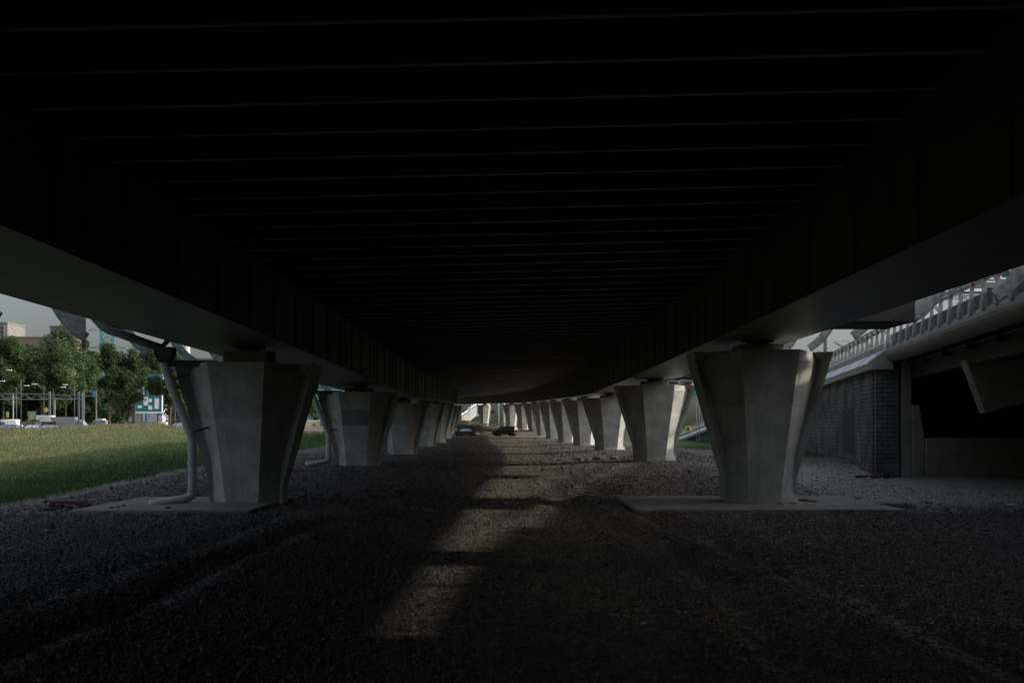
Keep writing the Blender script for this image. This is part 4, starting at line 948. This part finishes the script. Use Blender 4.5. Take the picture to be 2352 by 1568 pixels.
for q in (.75, 3.2):
    for s_ in (-1, 1): wheel_parts(t, q, s_*1.02, .46, .3)
x = xat(162, 178); lorry('box_lorry', 'dark grey box lorry behind the thin gantry posts', (x, 178, gz1(x, 178) + .03), R(8), M('silver_paint'), M('grey_paint'), 6.4, 2.3, 2.9, False)
x = xat(225, 172); van('delivery_van', 'pale grey van with roof unit left of the dark tree trunks', (x, 172, gz1(x, 172) + .03), R(176), M('silver_paint'), 3.6, 1.8, 2.3, roofbox=True, window=False)
x = xat(33, 181); van('minibus', 'white minibus behind the dark estate car at far left', (x, 181, gz1(x, 181) + .03), R(100), M('white_paint'), 4.6, 1.9, 2.5, 'van')
x = xat(718, 163); van('beige_van', 'beige van seen between the two nearest left piers', (x, 163, gz1(x, 163) + .06), R(6), M('beige_paint'), 6.0, 1.9, 2.25)

# ------------------------------------------------------------------ roadside furniture on the left
def pole_at(px, d, ytop, r=.09, name='utility_pole', label='', mat='galvanised', cat='pole', group=None):
    x = xat(px, d); z = gz1(x, d); t = thing(name, label, cat, (x, d, z), 0, group)
    b = MB(); b.tube([(0, 0, -.2), (0, 0, zat(ytop, d) - z)], [r, r*.75], 8); b.build('shaft', M(mat), t, smooth=True); return t
pole_at(48, 166, 872, .13, 'tall_pole', 'tall dark pole in front of the lattice gantry', 'dark_pole')
pole_at(30, 190, 905, .16, 'concrete_pole', 'pale concrete pole left of the tall dark pole', 'old_concrete')
pole_at(126, 195, 918, .12, 'concrete_pole', 'thin pale pole right of the yellow diamond sign', 'old_concrete')
pole_at(221, 190, 920, .15, 'concrete_pole', 'pale pole at the nose of the grey van', 'old_concrete')
pole_at(303, 200, 890, .13, 'concrete_pole', 'pale pole left of the forked tree trunk', 'old_concrete')
pole_at(328, 205, 880, .42, 'thick_column', 'thick grey column in front of the billboard', 'galvanised')
# lattice gantry
d = 176; xg = [xat(p, d) for p in (-30, 114, 181, 189)]; zg0 = gz1(xg[1], d)
gt = thing('lattice_gantry', 'long grey lattice gantry spanning the road at left', 'gantry', (xg[1], d, zg0))
za, zb_ = zat(904.5, d) - zg0, zat(917, d) - zg0
for za_, zb2, xa, xb in ((za, zb_, xg[0] - xg[1], 0), (zat(907, d) - zg0, zat(916.5, d) - zg0, 0, xg[2] - xg[1] + .3)):
    b = MB()
    for dy in (-.4, .4):
        b.tube([(xa, dy, za_), (xb, dy, za_)], .07, 6); b.tube([(xa, dy, zb2), (xb, dy, zb2)], .08, 6)
        nseg = max(2, int((xb - xa) / 1.1)); st = (xb - xa) / nseg
        for k in range(nseg): b.tube([(xa + k*st, dy, zb2 if k % 2 else za_), (xa + (k+1)*st, dy, za_ if k % 2 else zb2)], .035, 5)
    b.build('truss', M('galvanised'), gt)
for xx, w_ in ((xg[1], .3), (xg[2], .28), (xg[3], .2), (xg[0], .3)):
    b = MB(); b.box((xx - xg[1], 0, (za + .4)/2 - .2), (w_, w_, za + .8)); b.build('post', M('galvanised'), gt)
t = thing('portal_gantry', 'small grey frame gantry left of the dark trees', 'gantry', (xat(208, 180), 180, gz1(xat(208, 180), 180)))
b = MB(); zz = zat(898, 180) - t.location.z; b.box((0, 0, zz), (2.6, .15, .16)); b.box((0, 0, zat(909, 180) - t.location.z), (2.6, .15, .16)); b.box((-1.2, 0, zz/2), (.2, .2, zz)); b.box((1.0, 0, zz/2), (.2, .2, zz)); b.build('frame', M('galvanised'), t)
b = MB(); b.box((.7, -.1, zz - .5), (.6, .05, 1.0)); b.build('panel', M('shop_blue'), t)
def street_lamp(px, py, d, s, label):
    x, z1 = xat(px, d), zat(py, d); xp = x - s * 1.8; z = gz1(xp, d); t = thing('street_lamp', label, 'street lamp', (xp, d, z), 0, 'street lamps along the left road')
    b = MB(); b.tube([(0, 0, 0), (0, 0, z1 - z - .4)], [.09, .05], 8); b.build('pole', M('lamp_pole'), t, smooth=True)
    b = MB(); b.tube([(0, 0, z1 - z - .4), (s*.7, 0, z1 - z - .1), (s*1.5, 0, z1 - z)], .03, 6); b.build('arm', M('lamp_pole'), t)
    b = MB(); b.box((s*1.85, 0, z1 - z + .01), (.9, .35, .16)); b.build('lamp_head', M('lamp_white'), t, bevel=.04)
for px, py, d, s, lb in ((20, 850, 180, 1, 'highest street lamp at far left against the trees'), (4, 875, 182, 1, 'street lamp at the left edge of the picture'), (60, 885.5, 186, 1, 'street lamp just right of the tall dark pole'),
                         (79, 882, 190, -1, 'street lamp above the yellow diamond sign'), (144, 889, 190, 1, 'lower street lamp above the box lorry'), (150, 883.5, 195, -1, 'upper street lamp above the box lorry')):
    street_lamp(px, py, d, s, lb)
def sign_at(px, d, name, label, build, h0=None):
    x = xat(px, d); z = gz1(x, d); t = thing(name, label, 'road sign', (x, d, z)); build(t, lambda py: zat(py, d) - z); return t
def s_cross(t, Z):
    b = MB(); b.box((0, 0, (Z(947)+Z(963))/2), (.98, .05, Z(947)-Z(963))); b.build('border', M('lime_sign'), t)
    b = MB(); b.box((0, -.03, (Z(947)+Z(963))/2), (.68, .01, .68)); b.build('face', M('shop_blue'), t)
    b = MB(); b.ext([(-.24, Z(955)-.22), (.24, Z(955)-.22), (0, Z(955)+.24)], 'y', -.046, -.037); b.build('triangle', M('sign_white'), t)
    b = MB(); b.tube([(0, -.05, Z(955)+.1), (-.03, -.05, Z(955)-.02), (.06, -.05, Z(955)-.18)], .025, 5); b.tube([(-.03, -.05, Z(955)-.02), (-.09, -.05, Z(955)-.18)], .025, 5); b.build('walker', M('sign_black'), t)
    b = MB(); b.box((.0, .1, (Z(944)+Z(957))/2), (1.5, .04, 1.0)); b.build('back_board', M('galvanised'), t)
    b = MB(); [post(b, q, .05, 0, Z(950), .035) for q in (-.42, .0, .42)]; b.build('posts', M('galvanised'), t)
sign_at(72, 166, 'crossing_sign', 'blue pedestrian crossing sign with lime border on posts', s_cross)
def s_rect(t, Z):
    b = MB(); b.box((0, 0, (Z(945)+Z(958))/2), (.42, .05, Z(945)-Z(958))); b.build('border', M('lime_sign'), t)
    b = MB(); b.box((0, -.03, (Z(945)+Z(958))/2), (.24, .01, .66)); b.build('face', M('sign_white'), t)
    b = MB(); b.box((0, -.04, Z(949.5)), (.12, .01, .2)); b.box((0, -.04, Z(954)), (.12, .01, .2)); b.build('symbol', M('sign_black'), t)
    b = MB(); post(b, 0, .05, 0, Z(950), .03); b.build('post', M('galvanised'), t)
sign_at(17, 166, 'small_sign', 'narrow upright lime and white sign at far left', s_rect)
def s_white(t, Z):
    b = MB(); b.box((0, 0, Z(966)), (.85, .05, .42)); b.build('board', M('sign_white'), t)
    b = MB(); post(b, 0, .05, 0, Z(966), .03); b.build('post', M('galvanised'), t)
sign_at(7, 166, 'name_sign', 'low white rectangular sign at the left edge', s_white)
def s_diamond(t, Z):
    z0 = Z(941); b = MB(); b.ext([(-.46, z0), (0, z0-.46), (.46, z0), (0, z0+.46)], 'y', -.02, .02); b.build('border', M('sign_white'), t)
    b = MB(); b.ext([(-.40, z0), (0, z0-.40), (.40, z0), (0, z0+.40)], 'y', -.032, -.021); b.build('face', M('diamond_yellow'), t)
    b = MB(); post(b, 0, .06, 0, z0, .035); b.build('post', M('galvanised'), t)
sign_at(105.5, 174, 'priority_sign', 'yellow diamond priority sign above the white lorry', s_diamond)
# billboard, kiosk, container, shop
d = 190; x = xat(342, d); z = gz1(x, d); t = thing('billboard', 'teal and white billboard on legs behind the trees', 'billboard', (x, d, z))
zt_, zb_ = zat(908, d) - z, zat(945, d) - z; w = 4.9
b = MB(); b.box((0, 0, (zt_+zb_)/2), (w, .3, zt_-zb_)); b.build('panel', M('teal_paint'), t)
b = MB(); b.box((0, -.1, zb_ - .16), (w + .2, .35, .3)); b.box((w/2 + .08, -.05, (zt_+zb_)/2), (.14, .36, zt_-zb_)); b.build('frame', M('sign_white'), t)
for cx_, cz_, sx_, sz_ in ((-.55, .66, .85, 1.7), (.28, .70, .6, .7), (1.55, .5, .85, 2.0), (.3, .25, .75, .8), (-1.7, .3, .8, .5)):
    b = MB(); b.box((cx_, -.165, zb_ + cz_*(zt_-zb_)), (sx_, .02, sz_)); b.build('poster', M('sign_white'), t)
b = MB(); [b.box((q, 0, (zb_-.3)/2), (.14, .14, zb_-.3)) for q in (-2.2, 0, 1.8)]; b.build('legs', M('galvanised'), t)
d = 187; x = xat(338, d); z = gz1(x, d); t = thing('kiosk', 'low dark kiosk with a flat grey roof below the billboard', 'kiosk', (x, d, z))
b = MB(); b.box((0, 0, .9), (4.5, 2.5, 2.0)); b.build('wall', M('dark_concrete'), t); b = MB(); b.box((0, 0, 2.0), (5.0, 3.0, .22)); b.build('roof', M('galvanised'), t); b = MB(); b.box((.6, -1.26, .9), (.9, .03, 1.5)); b.build('door', M('dark_steel'), t)
d = 188; x = xat(376, d); z = gz1(x, d); t = thing('container', 'small white container right of the kiosk', 'container', (x, d, z))
b = MB(); b.box((0, 0, 1.0), (1.7, 2.4, 2.2)); b.build('body', M('white_paint'), t)
b = MB(); [b.box((q, -1.21, 1.0), (.07, .03, 2.0)) for q in (-.3, .05, .4)]; b.build('ribs', M('silver_paint'), t)
d = 250; x = xat(322, d); z = gz1(x, d); t = thing('shop_building', 'white shop front with blue fascia and yellow posters behind the trees', 'shop', (x, d, z))
zt_ = zat(860, d) - z; b = MB(); b.box((0, 3, zt_/2), (11, 6, zt_)); b.build('wall', M('shop_white'), t)
b = MB(); b.box((0, -.1, zt_ - .3), (11.2, .3, .8)); b.box((1.4, -.1, zt_/2 + 1), (.9, .3, zt_ - 2)); b.build('fascia', M('shop_blue'), t)
for cx_, cz_, sx_, sz_, m_ in ((-3.6, .66, 1.2, 1.0, 'diamond_yellow'), (-1.9, .7, 1.5, 1.3, 'yellow_sign'), (-3.1, .84, .8, .6, 'sign_red'), (3.0, .86, .7, .5, 'sign_red'), (-2.4, .5, 3.4, .7, 'warehouse_blue')):
    b = MB(); b.box((cx_, -.06, zt_ * cz_), (sx_, .1, sz_)); b.build('poster', M(m_), t)
for q in range(6): b = MB(); b.box((-4.4 + q*1.7, -.04, 1.4), (1.2, .08, 2.2)); b.build('window', M('window_glass'), t)
d = 330; x = xat(752, d); z = gz1(x, d); t = thing('warehouse', 'blue warehouse roofline above the second downpipe', 'warehouse', (x, d, z))
zt_ = zat(890, d) - z; b = MB(); b.box((0, 5, zt_/2), (26, 10, zt_)); b.build('wall', M('warehouse_blue'), t); b = MB(); b.box((0, 5, zt_ + .2), (26.6, 10.6, .35)); b.build('roof', M('galvanised'), t)
for q in range(5): b = MB(); b.box((-10 + q*5, -.04, zt_*.5), (2.4, .1, 1.6)); b.build('window', M('window_glass'), t)

# lattice pylons
def pylon(px, d, ytop, wtop, wbot, label, arms=True, split=None):
    x = xat(px, d); z = gz1(x, d); t = thing('pylon', label, 'pylon', (x, d, z), R(12)); H = zat(ytop, d) - z; zsp = (split and (zat(split, d) - z)) or H * .6
    lv = [0, H*.14, H*.27, H*.39, H*.5, H*.6, H*.68, H*.75, H*.82, H*.88, H*.94, H]
    def hw(q): return (wbot + (wtop - wbot) * min(1, q / (H*.72))) / 2
    for nm, mt, lo_, hi_ in (('lower_frame', 'white_paint', 0, zsp), ('upper_frame', 'teal_paint', zsp, H + 1)):
        b = MB()
        for q0, q1 in zip(lv, lv[1:]):
            if not (lo_ <= (q0 + q1)/2 < hi_): continue
            for sx_, sy_ in ((-1,-1),(1,-1),(1,1),(-1,1)): b.bar((sx_*hw(q0), sy_*hw(q0), q0), (sx_*hw(q1), sy_*hw(q1), q1), .22, .22)
            for (ax_, ay_), (bx_, by_) in (((-1,-1),(1,-1)), ((1,-1),(1,1)), ((1,1),(-1,1)), ((-1,1),(-1,-1))):
                b.bar((ax_*hw(q0), ay_*hw(q0), q0), (bx_*hw(q1), by_*hw(q1), q1), .11, .11); b.bar((bx_*hw(q0), by_*hw(q0), q0), (ax_*hw(q1), ay_*hw(q1), q1), .11, .11)
                b.bar((ax_*hw(q1), ay_*hw(q1), q1), (bx_*hw(q1), by_*hw(q1), q1), .10, .10)
        b.build(nm, M(mt), t)
    if arms:
        b = MB()
        for q in (H*.80, H*.97): b.bar((-5.5, 0, q), (5.5, 0, q), .2, .2); b.bar((-5.5, 0, q), (0, 0, q + 1.4), .12, .12); b.bar((5.5, 0, q), (0, 0, q + 1.4), .12, .12)
        b.build('crossarm', M('teal_paint'), t)
    return t
pylon(245.5, 300, 752, 3.3, 5.6, 'tall teal and white lattice pylon behind the trees', True, 862)
pylon(764, 420, 872, 1.9, 3.4, 'pale lattice mast above the blue warehouse', False, 600)
d = 900; x = xat(429.5, d); t = thing('chimney', 'red and white banded chimney stack far behind the nearest left pier', 'chimney', (x, d, 2))
b = MB(); H = zat(760, d); b.lathe([(3.2, 0), (2.5, H)], n=20); b.build('stack', M('chimney_white'), t, smooth=True)
for q in range(3): b = MB(); q0 = zat(812 - 22*q + 0, d) - 2; b.lathe([(2.62, q0), (2.64, q0), (2.6, q0 + 4.6), (2.58, q0 + 4.6)], n=20); b.build('band', M('chimney_red'), t, smooth=True)
# apartment blocks
def block(x0, x1, ytop, d, mat, label, win=(), extra=()):
    xa, xb = xat(x0, d), xat(x1, d); z = 2.4; zt_ = zat(ytop, d) - z; t = thing('apartment_block', label, 'apartment block', ((xa + xb)/2, d, z)); w = xb - xa
    b = MB(); b.box((0, 8, zt_/2), (w, 16, zt_)); b.build('wall', M(mat), t); b = MB(); b.box((0, 8, zt_ + .25), (w + .5, 16.5, .5)); b.build('parapet', M('facade_grey'), t)
    for px, py, wp, hp in win: b = MB(); b.box((xat(px, d) - (xa + xb)/2, -.02, zat(py, d) - z), (wp*d/F, .12, hp*d/F)); b.build('window', M('window_glass'), t)
    for px, py, wp, hp, m_, dp in extra: b = MB(); b.box((xat(px, d) - (xa + xb)/2, -dp/2, zat(py, d) - z), (wp*d/F, dp, hp*d/F)); b.build('balcony', M(m_), t)
    return t
W1 = [(8 + 14*i, 815 + 13*j, 5, 6) for i in range(9) for j in range(5)]
block(-40, 118, 775, 420, 'brick_pink', 'long pink brick apartment block rising over the trees', [w_ for w_ in W1 if not (20 < w_[0] < 70 and w_[1] < 860)] , [(46, 805, 22, 7, 'warehouse_blue', 1.2), (46, 816, 22, 5, 'facade_grey', 1.2), (48, 831, 18, 9, 'facade_grey', .6)])
block(114.5, 158, 750, 430, 'brick_pink', 'squarish tower block with pale parapet right of the pink block', [(122 + 9*i, 762 + 12*j, 4, 6) for i in range(4) for j in range(4) if i != 1], [])
block(-30, 17, 742, 440, 'facade_grey', 'pale stair tower at the left edge above the trees', [(4, 753 + 9*j, 7, 5) for j in range(4)], [(9.5, 762, 3, 36, 'brick_pink', .5)])
block(440, 520, 824, 520, 'brick_pink', 'low pink block behind the nearest left pier', [(450 + 10*i, 836, 4, 5) for i in range(7)])
# overhead wires
for i, (p, q) in enumerate((((-60, 757, 200), (330, 800, 320)), ((-60, 775, 200), (250, 772, 300)), ((-40, 815, 200), (250, 800, 300)))):
    P, Q = Vector(at(*p)), Vector(at(*q)); b = MB(); b.tube([P.lerp(Q, k/12) - Vector((0, 0, 6*(k/12)*(1-k/12)*2)) for k in range(13)], .035, 4)
    setp(b.build('overhead_wire', M('dark_plastic')), ['upper overhead wire crossing the sky at left', 'middle overhead wire crossing the sky at left', 'lowest overhead wire dipping behind the tower block'][i], 'wire', 'overhead wires at left')

# ------------------------------------------------------------------ trees
def tree(name, label, px, d, ytop, wpx, ybot, seed, mat='leaf', nl=5200, leaf=None, trunkr=.16, fork=False, dx=0):
    r = np.random.default_rng(seed); x = xat(px, d); z = gz1(x, d); H = zat(ytop - 7, d) - z; cw = wpx * 1.25 * d / F / 2; cb = max(.6, zat(ybot, d) - z); ch = (H - cb) / 2; cz = cb + ch
    t = thing(name, label, 'tree', (x, d, z), 0, 'trees beyond the field')
    rr = random.Random(seed); b = MB()
    b.tube([(0, 0, -.3), (rr.uniform(-.1, .1), 0, cb * .6), (rr.uniform(-.3, .3), rr.uniform(-.3, .3), cb + ch*.6), (rr.uniform(-.4, .4), 0, H*.93)], [trunkr*1.25, trunkr, trunkr*.6, .03], 8)
    cl = []
    nc = 46
    nlob = int(r.integers(3, 6)); lob = [(r.normal(0, .34*cw), r.normal(0, .34*cw), r.uniform(-.45, .5)*ch, r.uniform(.5, .78)) for _ in range(nlob)] + [(0, 0, 0, .72), (r.normal(0, .1*cw), 0, .55*ch, .42)]
    for k in range(nc):
        lb_ = lob[k % len(lob)]
        v = r.normal(0, 1, 3); v /= np.linalg.norm(v); q = r.uniform(.25, 1) ** .5
        taper = 1.0 - .45 * max(0, v[2] * q)
        cl.append((lb_[0] + v[0]*q*cw*lb_[3]*taper, lb_[1] + v[1]*q*cw*lb_[3]*taper, min(cz + lb_[2] + v[2]*q*ch*lb_[3], H - .6)))
    for k in range(9):
        c = cl[k]; z0 = max(cb*.75, min(c[2] - .5*ch*.5, H*.7)); b.tube([(0, 0, z0*.92), (c[0]*.5, c[1]*.5, (z0 + c[2])/2 + .2), c], [trunkr*.5, trunkr*.3, .02], 5)
    b.build('trunk', M('bark'), t, smooth=True)
    cl = np.array(cl); leaf = leaf or max(.16, d * .00105)
    which = r.integers(0, nc, nl); rad = (cw*.26 + .25) * r.uniform(.6, 1.3, nc)
    off = r.normal(0, 1, (nl, 3)); off /= np.linalg.norm(off, axis=1)[:, None]; off *= (r.uniform(0, 1, nl) ** .45)[:, None]
    P = cl[which] + off * rad[which][:, None] * np.array([1, 1, 1.15])
    P = P[(P[:, 2] > cb*.5)]; m_ = len(P)
    u = r.normal(0, 1, (m_, 3)); u /= np.linalg.norm(u, axis=1)[:, None]; w = np.cross(u, r.normal(0, 1, (m_, 3))); w /= np.linalg.norm(w, axis=1)[:, None]
    s = leaf * r.uniform(.6, 1.4, m_)[:, None]
    V = np.stack([P - u*s, P + w*s*.55, P + u*s, P - w*s*.55], 1).reshape(-1, 3)
    tone = np.repeat(np.clip(r.normal(.5, .22, m_) + .15*r.normal(0, 1, nc)[which[:m_]], 0, 1), 4)
    np_mesh('crown', V, np.arange(4*m_).reshape(m_, 4), M(mat), {'tone': tone}, parent=t)
    return t
TREES = [
 ('birch_tree', 'broad leafy tree at the left edge of the picture', 8, 225, 772, 66, 950, 'leaf', 15000),
 ('birch_tree', 'leafy tree in front of the balcony of the pink block', 50, 235, 800, 60, 950, 'leaf', 13000),
 ('birch_tree', 'leafy tree in front of the right end of the pink block', 96, 228, 796, 64, 950, 'leaf', 13000),
 ('birch_tree', 'tallest broad tree below the squarish tower block', 150, 232, 762, 96, 948, 'leaf', 20000),
 ('birch_tree', 'leafy tree just left of the lattice pylon', 196, 240, 786, 56, 950, 'leaf', 13000),
 ('poplar_tree', 'dark tree in front of the lattice pylon with two trunks', 250, 166, 792, 60, 935, 'leaf_dark', 15000),
 ('poplar_tree', 'forked tree in front of the billboard with a dark trunk', 306, 168, 800, 62, 938, 'leaf_dark', 10000),
 ('birch_tree', 'tree behind the shop front right of the forked tree', 345, 262, 806, 58, 900, 'leaf', 11000),
 ('poplar_tree', 'slim dark tree right of the billboard', 390, 167, 842, 40, 955, 'leaf_dark', 9000),
 ('birch_tree', 'tree half hidden behind the hopper of the nearest downpipe', 402, 210, 776, 50, 940, 'leaf', 11000),
 ('birch_tree', 'tree between the downpipe and the nearest left pier', 436, 230, 836, 40, 950, 'leaf', 9000),
 ('birch_tree', 'tree of the back row between the pale stair tower and the balcony', 30, 262, 812, 70, 955, 'leaf', 9000),
 ('birch_tree', 'tree of the back row behind the right end of the pink block', 122, 258, 800, 66, 955, 'leaf', 10000),
 ('birch_tree', 'tree of the back row left of the pylon foot', 212, 268, 812, 60, 955, 'leaf', 9000),
 ('birch_tree', 'tree in front of the left end of the shop front', 284, 215, 850, 46, 955, 'leaf', 8000),
 ('birch_tree', 'small tree in front of the right end of the shop front', 362, 212, 872, 40, 915, 'leaf', 5000),
 ('bush_tree', 'low bushy tree between the two nearest left piers', 716, 260, 912, 48, 965, 'leaf', 3000),
 ('bush_tree', 'round bushy tree right of the second downpipe', 752, 250, 908, 46, 965, 'leaf', 3000),
 ('birch_tree', 'tree seen past the upper left side of the nearest left pier', 470, 240, 850, 60, 950, 'leaf', 9000),
]
for i, (nm, lb, px, d, yt, w_, yb, mt, nl) in enumerate(TREES):
    tree(nm, lb, px, d, yt, w_, yb, 100 + i, mt, nl, trunkr=.24 if 'poplar' in nm else .18)
# undergrowth that closes the view below the crowns
BUSH = [(-10, 238), (28, 236), (62, 239), (100, 240), (136, 238), (172, 240), (205, 237), (238, 241), (272, 246), (410, 222), (440, 224)]
BL = ['at the left edge', 'behind the white minibus', 'behind the crossing sign', 'behind the white lorry', 'behind the thin pale pole', 'behind the box lorry', 'behind the small frame gantry', 'behind the grey van', 'left of the shop front', 'behind the nearest downpipe', 'beside the nearest left pier']
for i, (px, d) in enumerate(BUSH):
    o = tree('bush', 'dense green bush ' + BL[i], px, d, 893 + (i*7) % 13, 62, 978, 300 + i, 'leaf_dark', 7000, trunkr=.08); o['group'] = 'bushes below the trees'; o['category'] = 'bush'

# ------------------------------------------------------------------ debris
def lump(name, label, x, y, s, mat, seed, cat='rock', group=None, flat=.6, parent=None):
    r = random.Random(seed); bm = bmesh.new(); bmesh.ops.create_icosphere(bm, subdivisions=2, radius=1)
    for v in bm.verts: v.co *= r.uniform(.78, 1.18); v.co.z *= flat
    me = bpy.data.meshes.new(name); bm.to_mesh(me); bm.free(); me.materials.append(M(mat)); o = bpy.data.objects.new(name, me); COL.objects.link(o)
    o.scale = (s[0], s[1], s[2]); o.rotation_euler.z = r.uniform(0, 6); o.location = (x, y, gz1(x, y) + s[2]*flat*.55); return setp(o, label, cat, group)
# heap of broken red-brown pieces by the left pad
y = 36.2; t = thing('broken_trough', 'broken reddish brown trough lying on the gravel left of the pad', 'debris', (xat(161, y), y, gz1(xat(161, y), y)))
b = MB(); b.ext([(-.72, .08), (-.60, .30), (.5, .30), (.72, .14), (.66, .02), (.3, .16), (-.3, .18)], 'y', -.25, .22); b.build('plank', M('rubble_brick'), t, bevel=.02)
for k, (dx_, dy_, h_) in enumerate(((-.25, -.3, .2), (.12, -.32, .14), (.55, -.1, .16), (-.62, -.1, .1))): b = MB(); b.box((dx_, dy_, h_/2), (.24, .18, h_), rz=.4*k); b.build('brick', M('rubble_brick'), t, bevel=.02)
for i, (px, py, s) in enumerate(((112, 1172, .16), (185, 1164, .12), (206, 1170, .1))):
    d = 2.9*F/(py - 985); lump('brick_piece', ['left red-brown brick piece near the broken trough', 'middle red-brown brick piece near the broken trough', 'right red-brown brick piece by the pad corner'][i], xat(px, d), d, (s*1.3, s, s*.8), 'rubble_brick', 40 + i, 'brick piece')
for i, (px, py, s, zz) in enumerate(((1846, 1151, .22, .5), (1865, 1153, .16, .45), (1790, 1158, .1, .5), (1822, 1157, .12, .4))):
    d = 2.8*F/(py - 985); o = lump('rubble_piece', ['largest dark rubble piece at the foot of the right pier', 'dark rubble piece right of the largest one', 'small rubble chip on the right concrete slab, leftmost', 'small rubble chip between the chips on the slab'][i], xat(px, d), d, (s*1.4, s, s*zz), 'rubble_brick', 50 + i, 'rubble'); o.location.z = .12 + s*zz*.25
for i, (px, py, s) in enumerate(((1330, 1044, .3), (1352, 1047, .22), (1372, 1044, .34), (1388, 1046, .26), (1412, 1044, .3))):
    d = 72; x = xat(px, d); lump('stone', ['flat stone, leftmost of the row before the third right pier', 'small stone, second from left in the row of five', 'stone in the middle of the row of five', 'low stone, fourth from left in the row of five', 'rounded stone, rightmost of the row of five'][i], x, d, (s*1.3, s, s*.9), 'rock', 60 + i, 'stone', 'stones before the third right pier')
d = 2.9*F/(1168 - 985); lump('pale_stone', 'single pale stone on the gravel at far right', xat(2324, d), d, (.2, .16, .15), 'pale_rock', 70, 'stone')
for i, (px, py) in enumerate(((284, 1163), (270, 1166), (255, 1168), (385, 1168))):
    d = 2.8*F/(py - 985); o = lump('loose_stone', ['rightmost of three dark stones on the left pad', 'middle one of three dark stones on the left pad', 'leftmost of three dark stones on the left pad', 'dark stone near the downpipe outlet on the pad'][i], xat(px, d), d, (.1, .08, .09), 'rock', 80 + i, 'stone'); o.location.z = .14
y = 54.2; t = thing('red_debris', 'low dark red debris on the gravel at the foot of the block wall', 'debris', (xat(2005, y), y, gz1(xat(2005, y), y)))
b = MB(); b.bar((-.9, .2, .1), (.3, 0, .16), .16, .12); b.bar((-.2, -.1, .06), (.8, .1, .2), .2, .14); b.build('plank', M('rubble_brick'), t, bevel=.02)
b = MB(); b.box((.75, 0, .18), (.22, .3, .3), rz=.5); b.build('block', M('dark_plastic'), t, bevel=.02)

# ------------------------------------------------------------------ seen through the far end of the flyover
d = 420
t = thing('distant_ramp', 'distant white railed ramp curving up through the gap at the far end', 'ramp bridge', (xat(1085, d), d, 4.3))
P0 = [at(px, py, d + dd) for px, py, dd in ((1062, 958, 0), (1065, 966, -30), (1080, 970, -35), (1112, 971, -38))]
P1 = [at(px, py, d + dd) for px, py, dd in ((1060, 952, 0), (1072, 944, 15), (1084, 934, 30), (1098, 924, 60), (1108, 917, 70))]
lo = lambda p: (p[0] - t.location.x, p[1] - t.location.y, p[2] - t.location.z)
for pts, nm in ((P0, 'lower_parapet'), (P1, 'upper_parapet')):
    b = MB(); b.loft([[(p[0], p[1] + a, p[2] + c) for a, c in ((-.2, -.35), (.2, -.35), (.2, .35), (-.2, .35))] for p in map(lo, pts)]); b.build(nm, M('white_paint'), t)
b = MB(); b.loft([[(p[0] + a, p[1] + e, p[2] + c) for a, e, c in ((0, .5, -2.4), (3.5, 5, -2.4), (3.5, 5, -.8), (0, .5, -.8))] for p in map(lo, P1)]); b.build('deck', M('coping_concrete'), t)
for px, py in ((1081, 938), (1086, 933), (1091, 928), (1096, 923)):
    p = lo(at(px, py, d + 30)); b = MB(); b.bar(p, (p[0] + .7, p[1], p[2] + 3.0), .35, .3); b.build('rib', M('white_paint'), t)
b = MB(); p = lo(at(1078, 956, d + 10)); b.box((p[0], p[1], p[2]), (1.3, 1.3, 8)); b.build('column', M('white_paint'), t)
t = thing('distant_truck_sign', 'small white panel beside the far centre pier', 'sign', at(1102, 946, 400)); t.location.z = 4.4; zz = zat(946, 400) - 4.4
b = MB(); b.box((0, 0, zz), (2.6, .2, 3.2)); b.build('board', M('sign_white'), t); b = MB(); b.box((0, -.12, zz - .2), (1.6, .05, 1.1)); b.build('window', M('sign_black'), t); b = MB(); b.box((0, .2, zz/2), (.25, .2, zz)); b.build('post', M('galvanised'), t)
d = 390
for i, px in enumerate((1144, 1155.5)):
    x = xat(px, d); t = thing('round_column', ['left one of two pale round columns beyond the far centre pier', 'right one of two pale round columns beyond the far centre pier'][i], 'column', (x, d, gz1(x, d)), 0, 'round columns at the far end')
    b = MB(); b.lathe([(.85, 0), (.85, 10), (1.15, 11.5)], n=20); b.build('shaft', M('pier_concrete'), t, smooth=True); b = MB(); b.box((0, 0, 11.8), (3.0, 2.2, .6)); b.build('cap', M('old_concrete'), t)
d = 330; t = thing('road_barrier', 'pale crash barrier crossing at the far end of the flyover', 'barrier', (xat(1115, d), d, gz1(xat(1115, d), d)))
b = MB(); b.box((0, 0, .85), (26, .1, .3)); b.build('rail', M('galvanised'), t)
for k in range(13): b = MB(); b.box((-12 + 2*k, .1, .4), (.16, .14, 1.0)); b.build('post', M('galvanised'), t)
d = 345
for i, px in enumerate((1132, 1168)):
    x = xat(px, d); z = gz1(x, d); t = thing('dark_sign', ['dark square sign left of the round columns', 'dark square sign right of the round columns'][i], 'sign', (x, d, z)); b = MB(); b.box((0, 0, zat(945, d) - z), (1.1, .1, 1.1)); b.build('board', M('sign_black'), t); b = MB(); post(b, 0, .1, 0, zat(945, d) - z, .05); b.build('post', M('galvanised'), t)

for i, (px, py) in enumerate(((600, 1278), (1478, 1437), (422, 1352), (1860, 1250))):
    d = 2.9 * F / (py - 985); o = lump('paper_scrap', ['small white scrap on the dark gravel in front of the left pier', 'white scrap nearest to the camera, right of the sunlit strip', 'white scrap on the gravel at lower left', 'white scrap on the gravel in front of the right concrete slab'][i], xat(px, d), d, (.06, .045, .05), 'sign_white', 90 + i, 'litter', None, .5)
